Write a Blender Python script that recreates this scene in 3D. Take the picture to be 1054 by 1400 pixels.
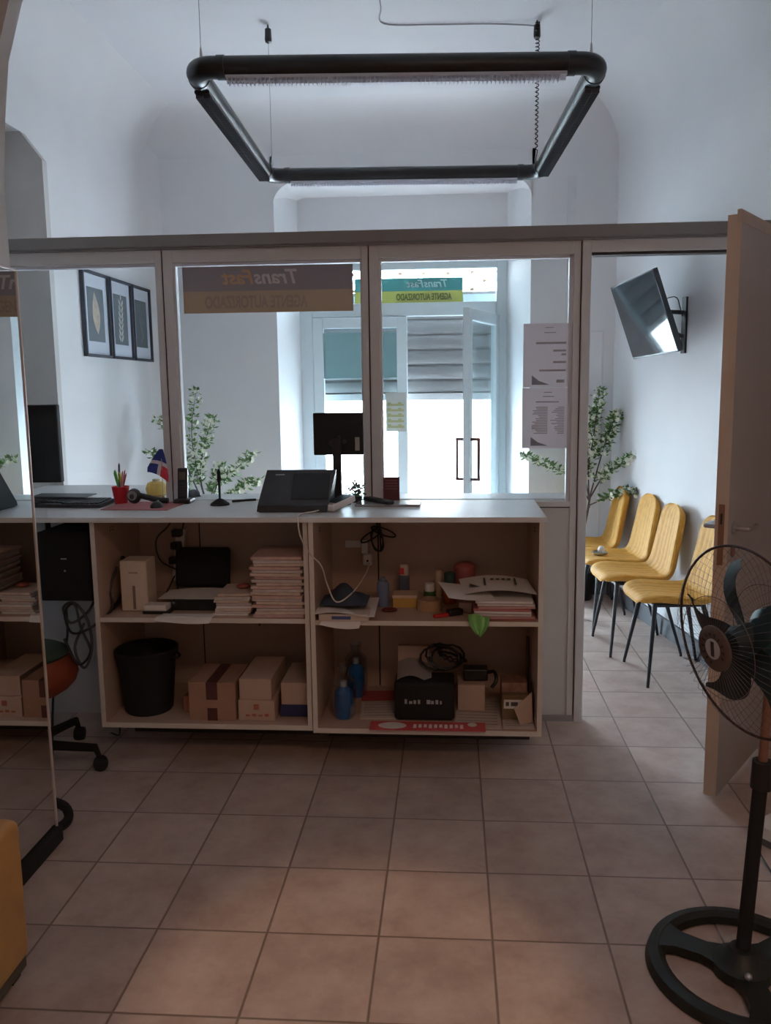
import bpy, bmesh, math, random
from mathutils import Vector, Matrix, Euler
random.seed(7)
PI = math.pi
SC = bpy.context.scene
COL = SC.collection
for o in list(bpy.data.objects):
    bpy.data.objects.remove(o)

# ------------------------------------------------------------------ camera
F, PITCH, YAW, ROLL = 1115.755, 0.139383, -0.06867, -0.011587
CAM = Vector((-0.117873, -1.86303, 1.59694))
cy, sy, cp, sp = math.cos(YAW), math.sin(YAW), math.cos(PITCH), math.sin(PITCH)
fw = Vector((sy*cp, cy*cp, -sp)); rt = Vector((cy, -sy, 0)); upv = rt.cross(fw)
cr, sr = math.cos(ROLL), math.sin(ROLL)
r2 = rt*cr + upv*sr; u2 = rt*(-sr) + upv*cr
cd = bpy.data.cameras.new('camera'); cam = bpy.data.objects.new('camera', cd); COL.objects.link(cam)
M = Matrix((r2, u2, -fw)).transposed().to_4x4(); M.translation = CAM
cam.matrix_world = M
cd.sensor_width = 36; cd.sensor_height = 36; cd.lens = F/1400*36
cd.shift_x = -(540.733-527)/1400; cd.shift_y = -(700-688.615)/1400
cd.clip_start = 0.02; cd.clip_end = 200
SC.camera = cam

# ------------------------------------------------------------------ world, light, exposure
W = bpy.data.worlds.new('sky'); SC.world = W; W.use_nodes = True
nt = W.node_tree; nt.nodes.clear()
wo = nt.nodes.new('ShaderNodeOutputWorld'); bg = nt.nodes.new('ShaderNodeBackground')
tc = nt.nodes.new('ShaderNodeTexCoord'); sx = nt.nodes.new('ShaderNodeSeparateXYZ'); rp = nt.nodes.new('ShaderNodeValToRGB')
mr = nt.nodes.new('ShaderNodeMapRange'); mr.inputs[1].default_value = -1; mr.inputs[2].default_value = 1
nt.links.new(tc.outputs['Generated'], sx.inputs[0]); nt.links.new(sx.outputs[2], mr.inputs[0]); nt.links.new(mr.outputs[0], rp.inputs[0])
rp.color_ramp.elements[0].position = 0.45; rp.color_ramp.elements[0].color = (0.89, 0.94, 1.0, 1)
rp.color_ramp.elements[1].position = 0.62; rp.color_ramp.elements[1].color = (0.72, 0.85, 1.0, 1)
nt.links.new(rp.outputs[0], bg.inputs[0]); bg.inputs[1].default_value = 60.0
nt.links.new(bg.outputs[0], wo.inputs[0])

def area(name, loc, rot, sx_, sy_, power, color, portal=False, spread=None):
    l = bpy.data.lights.new(name, 'AREA'); l.shape = 'RECTANGLE'; l.size = sx_; l.size_y = sy_
    l.energy = power; l.color = color
    if portal: l.cycles.is_portal = True
    if spread: l.spread = spread
    o = bpy.data.objects.new(name, l); COL.objects.link(o); o.location = loc; o.rotation_euler = rot
    return o
area('portal_door', (-0.51, 5.34, 1.3), (-PI/2, 0, 0), 1.7, 2.6, 1, (1, 1, 1), portal=True)
# warm fill added behind the camera for the office's unseen interior light
area('office_warm_fill', (0.7, -2.4, 3.5), (0, 0, 0), 1.0, 0.6, 23, (1.0, 0.67, 0.46))
# added spot with no visible source, makes the warm patch on the floor
sl = bpy.data.lights.new('warm_spot', 'SPOT'); sl.energy = 130; sl.color = (1.0, 0.66, 0.38); sl.spot_size = math.radians(20); sl.spot_blend = 0.45; sl.shadow_soft_size = 0.08
so = bpy.data.objects.new('warm_spot', sl); COL.objects.link(so); so.location = (-0.1, -1.6, 3.5)
so.rotation_euler = (Vector((-0.36, 0.02, 0))-Vector((-0.1, -1.6, 3.5))).to_track_quat('-Z', 'Y').to_euler()
SC.view_settings.view_transform = 'Standard'; SC.view_settings.look = 'None'
SC.view_settings.exposure = 0.0; SC.view_settings.gamma = 1.0; SC.view_settings.use_curve_mapping = False

# ------------------------------------------------------------------ materials
MATS = {}
def mat(name, col, rough=0.5, metal=0.0, var=0.06, scale=6.0, bump=0.0, spec=0.5, stretch=None):
    if name in MATS: return MATS[name]
    m = bpy.data.materials.new(name); m.use_nodes = True; n = m.node_tree; b = n.nodes['Principled BSDF']
    b.inputs['Roughness'].default_value = rough; b.inputs['Metallic'].default_value = metal
    b.inputs['Specular IOR Level'].default_value = spec
    t = n.nodes.new('ShaderNodeTexCoord'); nz = n.nodes.new('ShaderNodeTexNoise'); nz.inputs['Scale'].default_value = scale
    nz.inputs['Detail'].default_value = 5
    mp = n.nodes.new('ShaderNodeMapping'); n.links.new(t.outputs['Object'], mp.inputs[0]); n.links.new(mp.outputs[0], nz.inputs[0])
    if stretch: mp.inputs['Scale'].default_value = stretch
    r = n.nodes.new('ShaderNodeValToRGB'); c = col
    r.color_ramp.elements[0].position = 0.3; r.color_ramp.elements[1].position = 0.7
    r.color_ramp.elements[0].color = (c[0]*(1-var), c[1]*(1-var), c[2]*(1-var), 1)
    r.color_ramp.elements[1].color = (min(1, c[0]*(1+var)), min(1, c[1]*(1+var)), min(1, c[2]*(1+var)), 1)
    n.links.new(nz.outputs[0], r.inputs[0]); n.links.new(r.outputs[0], b.inputs['Base Color'])
    if bump:
        bp = n.nodes.new('ShaderNodeBump'); bp.inputs['Strength'].default_value = bump; bp.inputs['Distance'].default_value = 0.01
        n.links.new(nz.outputs[0], bp.inputs['Height']); n.links.new(bp.outputs[0], b.inputs['Normal'])
    MATS[name] = m; return m

def mat_glass(name, tint=(1, 1, 1), refl=0.06):
    m = bpy.data.materials.new(name); m.use_nodes = True; n = m.node_tree; n.nodes.clear()
    o = n.nodes.new('ShaderNodeOutputMaterial'); tr = n.nodes.new('ShaderNodeBsdfTransparent'); g = n.nodes.new('ShaderNodeBsdfGlossy')
    g.inputs['Roughness'].default_value = 0.02; tr.inputs[0].default_value = (*tint, 1)
    lw = n.nodes.new('ShaderNodeLayerWeight'); lw.inputs[0].default_value = 0.25
    mu = n.nodes.new('ShaderNodeMath'); mu.operation = 'MULTIPLY_ADD'; mu.inputs[1].default_value = 0.5; mu.inputs[2].default_value = refl*0.3
    nz = n.nodes.new('ShaderNodeTexNoise'); nz.inputs['Scale'].default_value = 3.0
    ad = n.nodes.new('ShaderNodeMath'); ad.operation = 'MULTIPLY'; 
    mr_ = n.nodes.new('ShaderNodeMapRange'); mr_.inputs[3].default_value = 0.8; mr_.inputs[4].default_value = 1.0
    n.links.new(nz.outputs[0], mr_.inputs[0]); n.links.new(mu.outputs[0], ad.inputs[0]); n.links.new(mr_.outputs[0], ad.inputs[1])
    mx = n.nodes.new('ShaderNodeMixShader'); n.links.new(lw.outputs['Fresnel'], mu.inputs[0]); n.links.new(ad.outputs[0], mx.inputs[0])
    n.links.new(tr.outputs[0], mx.inputs[1]); n.links.new(g.outputs[0], mx.inputs[2]); n.links.new(mx.outputs[0], o.inputs[0])
    MATS[name] = m; return m

def mat_translucent(name, col, amt=0.5, var=0.05, clear=0.0):
    m = bpy.data.materials.new(name); m.use_nodes = True; n = m.node_tree; n.nodes.clear()
    o = n.nodes.new('ShaderNodeOutputMaterial'); d = n.nodes.new('ShaderNodeBsdfDiffuse'); t = n.nodes.new('ShaderNodeBsdfTranslucent')
    nz = n.nodes.new('ShaderNodeTexNoise'); nz.inputs['Scale'].default_value = 8; r = n.nodes.new('ShaderNodeValToRGB')
    r.color_ramp.elements[0].color = (*[c*(1-var) for c in col], 1); r.color_ramp.elements[1].color = (*[min(1, c*(1+var)) for c in col], 1)
    tcn = n.nodes.new('ShaderNodeTexCoord'); n.links.new(tcn.outputs['Object'], nz.inputs[0])
    n.links.new(nz.outputs[0], r.inputs[0]); n.links.new(r.outputs[0], d.inputs[0]); n.links.new(r.outputs[0], t.inputs[0])
    mx = n.nodes.new('ShaderNodeMixShader'); mx.inputs[0].default_value = amt
    n.links.new(d.outputs[0], mx.inputs[1]); n.links.new(t.outputs[0], mx.inputs[2])
    if clear > 0:
        tr = n.nodes.new('ShaderNodeBsdfTransparent'); m2 = n.nodes.new('ShaderNodeMixShader'); m2.inputs[0].default_value = clear
        n.links.new(r.outputs[0], tr.inputs[0])
        n.links.new(mx.outputs[0], m2.inputs[1]); n.links.new(tr.outputs[0], m2.inputs[2]); n.links.new(m2.outputs[0], o.inputs[0])
    else: n.links.new(mx.outputs[0], o.inputs[0])
    MATS[name] = m; return m

def mat_tiles():
    m = bpy.data.materials.new('floor_tiles'); m.use_nodes = True; n = m.node_tree; b = n.nodes['Principled BSDF']
    N = n.nodes.new; L = n.links.new
    t = N('ShaderNodeTexCoord'); mp = N('ShaderNodeMapping'); mp.inputs['Scale'].default_value = (3.0, 3.0, 3.0); L(t.outputs['Object'], mp.inputs[0])
    s = N('ShaderNodeSeparateXYZ'); L(mp.outputs[0], s.inputs[0])
    def line(sock):
        a = N('ShaderNodeMath'); a.operation = 'ADD'; a.inputs[1].default_value = 0.5; L(sock, a.inputs[0])
        f = N('ShaderNodeMath'); f.operation = 'FRACT'; L(a.outputs[0], f.inputs[0])
        d = N('ShaderNodeMath'); d.operation = 'SUBTRACT'; d.inputs[1].default_value = 0.5; L(f.outputs[0], d.inputs[0])
        e = N('ShaderNodeMath'); e.operation = 'ABSOLUTE'; L(d.outputs[0], e.inputs[0]); return e.outputs[0]
    mn = N('ShaderNodeMath'); mn.operation = 'MINIMUM'; L(line(s.outputs[0]), mn.inputs[0]); L(line(s.outputs[1]), mn.inputs[1])
    g = N('ShaderNodeMapRange'); g.inputs[1].default_value = 0.006; g.inputs[2].default_value = 0.014; L(mn.outputs[0], g.inputs[0])
    fl = N('ShaderNodeVectorMath'); fl.operation = 'FLOOR'; L(mp.outputs[0], fl.inputs[0])
    wn = N('ShaderNodeTexWhiteNoise'); L(fl.outputs[0], wn.inputs[0])
    nz = N('ShaderNodeTexNoise'); nz.inputs['Scale'].default_value = 7; nz.inputs['Detail'].default_value = 8; nz.inputs['Roughness'].default_value = 0.65
    of = N('ShaderNodeVectorMath'); of.operation = 'MULTIPLY_ADD'; of.inputs[1].default_value = (5, 5, 5); L(wn.outputs['Color'], of.inputs[0]); L(t.outputs['Object'], of.inputs[2]); L(of.outputs[0], nz.inputs[0])
    r = N('ShaderNodeValToRGB'); r.color_ramp.elements[0].position = 0.3; r.color_ramp.elements[0].color = (0.38, 0.265, 0.222, 1)
    r.color_ramp.elements[1].position = 0.72; r.color_ramp.elements[1].color = (0.57, 0.45, 0.395, 1); L(nz.outputs[0], r.inputs[0])
    hs = N('ShaderNodeHueSaturation'); L(r.outputs[0], hs.inputs['Color'])
    vr = N('ShaderNodeMapRange'); vr.inputs[3].default_value = 0.90; vr.inputs[4].default_value = 1.08; L(wn.outputs['Value'], vr.inputs[0]); L(vr.outputs[0], hs.inputs['Value'])
    mx = N('ShaderNodeMix'); mx.data_type = 'RGBA'; mx.inputs[6].default_value = (0.20, 0.145, 0.12, 1); L(g.outputs[0], mx.inputs[0]); L(hs.outputs[0], mx.inputs[7]); L(mx.outputs[2], b.inputs['Base Color'])
    rr = N('ShaderNodeMapRange'); rr.inputs[3].default_value = 0.32; rr.inputs[4].default_value = 0.5; L(nz.outputs[0], rr.inputs[0]); L(rr.outputs[0], b.inputs['Roughness'])
    ba = N('ShaderNodeMath'); ba.operation = 'MULTIPLY_ADD'; ba.inputs[1].default_value = 0.12; L(nz.outputs[0], ba.inputs[0]); L(g.outputs[0], ba.inputs[2])
    bp = N('ShaderNodeBump'); bp.inputs['Strength'].default_value = 0.35; bp.inputs['Distance'].default_value = 0.003; L(ba.outputs[0], bp.inputs['Height']); L(bp.outputs[0], b.inputs['Normal'])
    return m

plaster = mat('wall_plaster', (0.80, 0.80, 0.82), 0.85, var=0.025, scale=2.2, bump=0.08)
plaster_far = plaster
ceil_m = mat('ceiling_paint', (0.80, 0.81, 0.84), 0.9, var=0.03, scale=1.5)
tiles = mat_tiles()
glass = mat_glass('clear_glass', (0.96, 0.975, 0.975))
glass_t = mat_glass('street_glass', (0.90, 0.96, 0.97))
alu_dark = mat('grey_rail', (0.25, 0.235, 0.23), 0.6, var=0.04)
frame_m = mat('partition_laminate', (0.64, 0.62, 0.61), 0.6, var=0.03, scale=3)
gap_m = mat('dark_gap', (0.03, 0.022, 0.018), 0.8)
bead_m = mat('glazing_bead', (0.72, 0.73, 0.78), 0.5, var=0.03)
white_alu = mat('white_aluminium', (0.72, 0.82, 0.86), 0.4, var=0.02)
lam = mat('shaded_laminate', (0.52, 0.37, 0.29), 0.5, var=0.05, scale=4)  # white laminate, with warm light and interior shade put into its colour
lam_top = mat('counter_top_laminate', (0.74, 0.74, 0.75), 0.35, var=0.03, scale=4)
panel_m = mat('lower_panel', (0.60, 0.58, 0.57), 0.6, var=0.03)
black = mat('black_plastic', (0.012, 0.012, 0.014), 0.4, var=0.2)
black_matte = mat('black_matte', (0.008, 0.008, 0.009), 0.8, var=0.2)
dark = mat('dark_grey_plastic', (0.035, 0.036, 0.042), 0.45, var=0.1)
lamp_black = mat('lamp_black', (0.012, 0.012, 0.014), 0.35, var=0.1)
chrome = mat('brushed_metal', (0.55, 0.55, 0.56), 0.3, metal=0.9, var=0.05)
white_p = mat('white_plastic', (0.75, 0.73, 0.72), 0.4, var=0.03)
paper = mat('paper_white', (0.78, 0.74, 0.72), 0.8, var=0.04)
ink = mat('printed_ink', (0.10, 0.09, 0.10), 0.8)
grey_ink = mat('grey_ink', (0.28, 0.27, 0.28), 0.8)
yellow_f = mat('mustard_fabric', (0.56, 0.275, 0.038), 0.75, var=0.10, scale=30, bump=0.1)
mustard = mat('mustard_leather', (0.50, 0.25, 0.07), 0.5, var=0.08, scale=14, bump=0.1)
red = mat('red_plastic', (0.55, 0.03, 0.04), 0.35, var=0.05)
cardb = mat('cardboard', (0.40, 0.23, 0.16), 0.8, var=0.08, scale=10)
cardw = mat('pale_cardboard', (0.58, 0.42, 0.34), 0.8, var=0.06, scale=10)
tape_m = mat('dark_tape', (0.10, 0.03, 0.028), 0.35, var=0.2)
leaf_m = mat('leaf_green', (0.12, 0.24, 0.07), 0.6, var=0.35, scale=20)
flower_m = mat('cream_blossom', (0.85, 0.86, 0.74), 0.7, var=0.08, scale=30)
bark = mat('bark', (0.10, 0.075, 0.07), 0.8, var=0.2, scale=30)

# ------------------------------------------------------------------ mesh helpers
class MB:
    def __init__(s): s.b = bmesh.new()
    def box(s, x0, x1, y0, y1, z0, z1, bev=0.0, R=None, seg=2):
        v = bmesh.ops.create_cube(s.b, size=1.0)['verts']
        for q in v: q.co = Vector(((x0+x1)/2+q.co.x*(x1-x0), (y0+y1)/2+q.co.y*(y1-y0), (z0+z1)/2+q.co.z*(z1-z0)))
        if bev > 0:
            es = list({e for q in v for e in q.link_edges})
            r = bmesh.ops.bevel(s.b, geom=es, offset=bev, segments=seg, affect='EDGES', profile=0.5, clamp_overlap=True)
            v = list({q for f in r['faces'] for q in f.verts} | {q for q in v if q.is_valid})
            # gather the whole island
        if R is not None:
            seen = set(v); st = list(v)
            while st:
                a = st.pop()
                for e in a.link_edges:
                    o = e.other_vert(a)
                    if o not in seen: seen.add(o); st.append(o)
            for q in seen: q.co = R @ q.co
        return s
    def prism(s, pts, z0, z1, axis='z', R=None):
        def mk(p, t):
            if axis == 'z': return Vector((p[0], p[1], t))
            if axis == 'y': return Vector((p[0], t, p[1]))
            return Vector((t, p[0], p[1]))
        a = [s.b.verts.new(mk(p, z0)) for p in pts]; c = [s.b.verts.new(mk(p, z1)) for p in pts]
        n = len(pts)
        s.b.faces.new(a[::-1]); s.b.faces.new(c)
        for i in range(n): s.b.faces.new((a[i], a[(i+1) % n], c[(i+1) % n], c[i]))
        if R is not None:
            for q in a+c: q.co = R @ q.co
        return s
    def lathe(s, prof, n=24, R=None, cap=True):
        rings = []
        for r, z in prof:
            rings.append([s.b.verts.new((r*math.cos(2*PI*i/n), r*math.sin(2*PI*i/n), z)) for i in range(n)])
        for k in range(len(rings)-1):
            for i in range(n): s.b.faces.new((rings[k][i], rings[k][(i+1) % n], rings[k+1][(i+1) % n], rings[k+1][i]))
        if cap: s.b.faces.new(rings[0][::-1]); s.b.faces.new(rings[-1])
        if R is not None:
            for rg in rings:
                for q in rg: q.co = R @ q.co
        return s
    def tube(s, pts, r, n=8, closed=False, cap=True):
        P = [Vector(p) for p in pts]; m = len(P)
        rs = r if isinstance(r, (list, tuple)) else [r]*m
        rings = []; prev = None
        for i in range(m):
            if closed: t = (P[(i+1) % m]-P[i-1])
            else: t = P[min(i+1, m-1)]-P[max(i-1, 0)]
            if t.length < 1e-9: t = Vector((0, 0, 1))
            t.normalize()
            if prev is None:
                a = Vector((0, 0, 1)) if abs(t.z) < 0.9 else Vector((1, 0, 0))
                u = t.cross(a).normalized()
            else:
                u = prev - t*prev.dot(t)
                u = u.normalized() if u.length > 1e-6 else t.orthogonal().normalized()
            prev = u; w = t.cross(u)
            rings.append([s.b.verts.new(P[i]+(u*math.cos(2*PI*k/n)+w*math.sin(2*PI*k/n))*rs[i]) for k in range(n)])
        K = m if closed else m-1
        for i in range(K):
            a, c = rings[i], rings[(i+1) % m]
            for k in range(n): s.b.faces.new((a[k], a[(k+1) % n], c[(k+1) % n], c[k]))
        if cap and not closed: s.b.faces.new(rings[0][::-1]); s.b.faces.new(rings[-1])
        return s
    def sphere(s, c, r, sub=2, sc=(1, 1, 1)):
        v = bmesh.ops.create_icosphere(s.b, subdivisions=sub, radius=r)['verts']
        for q in v: q.co = Vector((q.co.x*sc[0]+c[0], q.co.y*sc[1]+c[1], q.co.z*sc[2]+c[2]))
        return s
    def quad(s, a, b_, c, d):
        s.b.faces.new([s.b.verts.new(p) for p in (a, b_, c, d)]); return s
    def sheet(s, fn, nu, nv, th=0.001):
        top = [[s.b.verts.new(fn(i/nu, j/nv)) for j in range(nv+1)] for i in range(nu+1)]
        bot = [[s.b.verts.new(Vector(fn(i/nu, j/nv))-Vector((0, 0, th))) for j in range(nv+1)] for i in range(nu+1)]
        for i in range(nu):
            for j in range(nv):
                s.b.faces.new((top[i][j], top[i+1][j], top[i+1][j+1], top[i][j+1])); s.b.faces.new((bot[i][j], bot[i][j+1], bot[i+1][j+1], bot[i+1][j]))
        for i in range(nu):
            s.b.faces.new((top[i][0], bot[i][0], bot[i+1][0], top[i+1][0])); s.b.faces.new((top[i][nv], top[i+1][nv], bot[i+1][nv], bot[i][nv]))
        for j in range(nv):
            s.b.faces.new((top[0][j], top[0][j+1], bot[0][j+1], bot[0][j])); s.b.faces.new((top[nu][j], bot[nu][j], bot[nu][j+1], top[nu][j+1]))
        return s
    def build(s, name, m, parent=None, smooth=False, loc=None, rot=None):
        bmesh.ops.recalc_face_normals(s.b, faces=s.b.faces)
        me = bpy.data.meshes.new(name); s.b.to_mesh(me); s.b.free(); me.materials.append(m)
        if smooth:
            for p in me.polygons: p.use_smooth = True
            try: me.set_sharp_from_angle(angle=math.radians(40))
            except Exception: pass
        o = bpy.data.objects.new(name, me); COL.objects.link(o)
        if parent: o.parent = parent
        if loc is not None: o.location = loc
        if rot is not None: o.rotation_euler = rot
        return o

def tag(o, label, cat, group=None, kind=None):
    if label: o['label'] = label
    if cat: o['category'] = cat
    if group: o['group'] = group
    if kind: o['kind'] = kind
    return o
def thing(name, label, cat, loc=(0, 0, 0), rotz=0, group=None, rot=None):
    o = bpy.data.objects.new(name, None); COL.objects.link(o); o.location = loc
    o.rotation_euler = rot if rot else (0, 0, rotz); o.empty_display_size = 0.05
    return tag(o, label, cat, group)
def struct(name, mb, m, smooth=False):
    o = mb.build(name, m, smooth=smooth); o['kind'] = 'structure'; return o
def T(x, y, z): return Matrix.Translation((x, y, z))
def RX(a): return Matrix.Rotation(a, 4, 'X')
def RY(a): return Matrix.Rotation(a, 4, 'Y')
def RZ(a): return Matrix.Rotation(a, 4, 'Z')
def curve_pts(ctrl, n=8):
    P = [Vector(p) for p in ctrl]; P = [P[0]*2-P[1]]+P+[P[-1]*2-P[-2]]; out = []
    for i in range(1, len(P)-2):
        for k in range(n):
            t = k/n; a, b, c, d = P[i-1:i+3]
            out.append(0.5*((2*b)+(c-a)*t+(2*a-5*b+4*c-d)*t*t+(3*b-a-3*c+d)*t**3))
    out.append(P[-2]); return out
def text(name, body, m, parent, size, loc, rot, depth=0.001, shear=0.0, bold=0.0, sx=1.0, align='CENTER'):
    c = bpy.data.curves.new(name, 'FONT'); c.body = body; c.size = size; c.extrude = depth; c.shear = shear; c.offset = bold; c.align_x = align
    t = bpy.data.objects.new('tmp', c); COL.objects.link(t); bpy.context.view_layer.update()
    me = bpy.data.meshes.new_from_object(t.evaluated_get(bpy.context.evaluated_depsgraph_get()))
    bpy.data.objects.remove(t); me.materials.clear(); me.materials.append(m)
    o = bpy.data.objects.new(name, me); COL.objects.link(o); o.parent = parent; o.location = loc; o.rotation_euler = rot; o.scale = (sx, 1, 1)
    return o
def copy_tree(o, parent=None):
    c = o.copy(); COL.objects.link(c); c.parent = parent
    for ch in list(o.children): copy_tree(ch, c)
    return c

# ================================================================== STRUCTURE
H = 3.62
def wall_right_x(y): return 1.282+(3.207-y)*0.152
struct('floor', MB().box(-3.0, 2.6, -4.2, 4.95, -0.12, 0), tiles)
struct('ceiling', MB().box(-3.0, 2.6, -4.2, 5.1, H, H+0.15), ceil_m)
# far wall with splayed niche
mb = MB()
mb.prism([(-3.0, 4.42), (-1.44, 4.42), (-1.355, 4.92), (-1.355, 5.36), (-3.0, 5.36)], 0, H)
mb.prism([(0.475, 4.42), (1.9, 4.42), (1.9, 5.36), (0.335, 5.36), (0.335, 4.92)], 0, H)
mb.prism([(-1.46, 4.42), (0.50, 4.42), (0.35, 5.36), (-1.375, 5.36)], 3.13, H)
for sgn, x0, x1 in ((1, -1.445, -1.36), (-1, 0.48, 0.335)):
    prof = [(x0, 3.13)]+[(x0+sgn*0.17*(1-math.cos(a)), 3.13-0.17*(1-math.sin(a))) for a in [PI/2*k/8 for k in range(9)]]
    mb.prism(prof, 4.42, 4.93, axis='y')
struct('wall_far', mb, plaster)
struct('trim_1', MB().box(-1.40, 0.38, 4.93, 5.30, 2.62, 3.14), plaster)   # board over the transom
cv = [(4.42, H), (4.42, H-0.3)]+[(4.42-0.3*(1-math.cos(a)), H-0.3+0.3*math.sin(a)) for a in [PI/2*k/10 for k in range(1, 11)]]
struct('trim_2', MB().prism(cv, -2.42, 1.15, axis='x'), plaster, smooth=True)
cv = [(-2.42, 4.42)]+[(-2.42+0.12*(1-math.sin(a)), 4.42-0.12*(1-math.cos(a))) for a in [PI/2*k/6 for k in range(7)]]
struct('trim_3', MB().prism(cv, 0, H), plaster, smooth=True)
struct('wall_left', MB().box(-3.0, -2.42, 2.65, 4.42, 0, H).box(-3.0, -2.62, 0.94, 2.65, 0, 2.99).box(-3.0, -2.42, 0.94, 2.65, 2.99, H), plaster)
struct('wall_office_left', MB().box(-3.0, -1.98, -4.2, 0.87, 0, H), plaster)
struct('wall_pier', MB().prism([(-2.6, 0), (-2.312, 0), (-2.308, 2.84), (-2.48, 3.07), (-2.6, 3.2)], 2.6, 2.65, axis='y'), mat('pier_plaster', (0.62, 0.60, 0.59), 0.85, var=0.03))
arch = [(-3.0, 0), (-1.632, 0), (-1.632, 2.3), (-1.612, 2.50), (-1.585, 2.69), (-1.525, 2.87), (-1.41, 3.08), (-1.2, 3.33), (-0.85, H), (-3.0, H)]
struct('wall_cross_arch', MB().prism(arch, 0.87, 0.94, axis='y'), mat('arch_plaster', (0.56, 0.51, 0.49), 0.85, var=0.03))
yb = -4.2
struct('wall_right', MB().prism([(wall_right_x(yb), yb), (wall_right_x(yb)+0.3, yb), (wall_right_x(4.6)+0.3, 4.6), (wall_right_x(4.6), 4.6)], 0, H), plaster)
struct('wall_back', MB().box(-3.0, 3.0, -4.35, -4.2, 0, H), plaster)
base_m = mat('dark_baseboard', (0.10, 0.10, 0.11), 0.5)
def bb(y0, y1): return [(wall_right_x(y0), y0), (wall_right_x(y0)-0.015, y0), (wall_right_x(y1)-0.015, y1), (wall_right_x(y1), y1)]
struct('baseboard_right', MB().prism(bb(2.06, 4.42), 0, 0.115), base_m)
struct('baseboard_far', MB().box(0.49, 1.12, 4.405, 4.42, 0, 0.115), base_m)
def cove(name, xw, sgn, y0, y1, r, rz):
    mb = MB(); P0 = []; P1 = []
    for ya, P in ((y0, P0), (y1, P1)):
        P.append((xw(ya)-sgn*0.02, ya, H+0.01)); P.append((xw(ya)-sgn*0.02, ya, H-rz))
        for k in range(17):
            t = PI/2*k/16; P.append((xw(ya)+sgn*r*(1-math.cos(t)), ya, H-rz+rz*math.sin(t)+(0.01 if k == 16 else 0)))
    a = [mb.b.verts.new(p) for p in P0]; b_ = [mb.b.verts.new(p) for p in P1]; n = len(a)
    mb.b.faces.new(a); mb.b.faces.new(b_[::-1])
    for i in range(n): mb.b.faces.new((a[i], b_[i], b_[(i+1) % n], a[(i+1) % n]))
    struct(name, mb, plaster, smooth=True)
cove('trim_5', lambda y: -2.42, 1, 0.94, 4.43, 0.34, 0.34)
cove('trim_6', wall_right_x, -1, -2.5, 4.43, 0.34, 0.34)
# closed flue panel drawn on the far wall
mb = MB()
for b_ in ((0.70, 1.02, 2.0, 2.012), (1.008, 1.02, 0.2, 2.0)): mb.box(b_[0], b_[1], 4.412, 4.42, b_[2], b_[3])
mb.box(0.735, 0.80, 4.413, 4.42, 2.1, 3.12)
struct('trim_4', mb, mat('faint_trim', (0.74, 0.74, 0.76), 0.85))

# ---- street
street = mat('street_stone', (0.72, 0.70, 0.66), 0.9, var=0.06, scale=1.2)
struct('ground', MB().box(-14, 14, 4.95, 16, -0.2, -0.08), street)
struct('trim_7', MB().box(-1.36, 0.34, 4.9, 5.25, -0.08, 0.02), mat('threshold_stone', (0.5, 0.5, 0.5), 0.6))
fac = thing('street_facade', 'sunlit pale building with brick panel across the street', 'building', (0, 15.5, -0.08))
MB().box(-6, 9, 0, 0.5, 0, 2.4).build('wall', mat('pale_facade', (0.86, 0.82, 0.76), 0.9, var=0.05), fac)
MB().box(0.35, 1.2, -0.06, 0, 0.3, 2.4).build('brick_panel', mat('brick_panel', (0.62, 0.30, 0.20), 0.9, var=0.2, scale=8), fac)
MB().box(0.55, 0.85, -0.09, -0.06, 0.4, 1.9).build('window', mat('street_window', (0.30, 0.38, 0.42), 0.3), fac)

# ================================================================== FRONT DOOR
dd = thing('door_1', None, None, (0, 4.92, 0)); del_keys = [k for k in dd.keys()]
dd['kind'] = 'structure'
mb = MB()
mb.box(-1.355, -1.25, 0, 0.07, 0, 2.62, 0.004); mb.box(0.25, 0.335, 0, 0.07, 0, 2.62, 0.004)
mb.box(-1.25, 0.25, 0.001, 0.069, 2.185, 2.292, 0.004); mb.box(-1.25, 0.25, 0.001, 0.069, 2.555, 2.62, 0.004)
mb.build('frame', white_alu, dd)
mb = MB(); mb.box(-1.25, -1.165, -0.01, 0.05, 0.02, 2.18, 0.004); mb.box(-0.56, -0.475, -0.01, 0.05, 0.02, 2.18, 0.004)
mb.box(-1.165, -0.56, -0.009, 0.049, 2.095, 2.179, 0.004); mb.box(-1.165, -0.56, -0.009, 0.049, 0.02, 0.14, 0.004)
lf = mb.build('fixed_leaf', white_alu, dd)
MB().box(-1.17, -0.555, 0.015, 0.021, 0.13, 2.10).build('pane', glass_t, lf)
MB().box(-1.25, 0.25, 0.03, 0.036, 2.29, 2.56).build('transom_pane', glass_t, dd)
# open leaf, swung into the room
ang = math.atan2(-(4.92-4.22), (-0.012-0.25)); LW = math.hypot(0.70, 0.262)
leaf = bpy.data.objects.new('open_leaf', None); COL.objects.link(leaf); leaf.parent = dd; leaf.location = (0.255, 0, 0); leaf.rotation_euler = (0, 0, ang)
mb = MB(); mb.box(0, 0.08, -0.025, 0.025, 0.02, 2.18, 0.004); mb.box(LW-0.075, LW, -0.025, 0.025, 0.02, 2.18, 0.004)
mb.box(0.08, LW-0.075, -0.024, 0.024, 2.095, 2.179, 0.004); mb.box(0.08, LW-0.075, -0.024, 0.024, 0.02, 0.14, 0.004)
mb.build('leaf_frame', white_alu, leaf)
MB().box(0.07, LW-0.07, -0.004, 0.004, 0.13, 2.1).build('pane', glass_t, leaf)
dkr = mat('dark_red_handle', (0.05, 0.012, 0.012), 0.35)
mb = MB()
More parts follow.
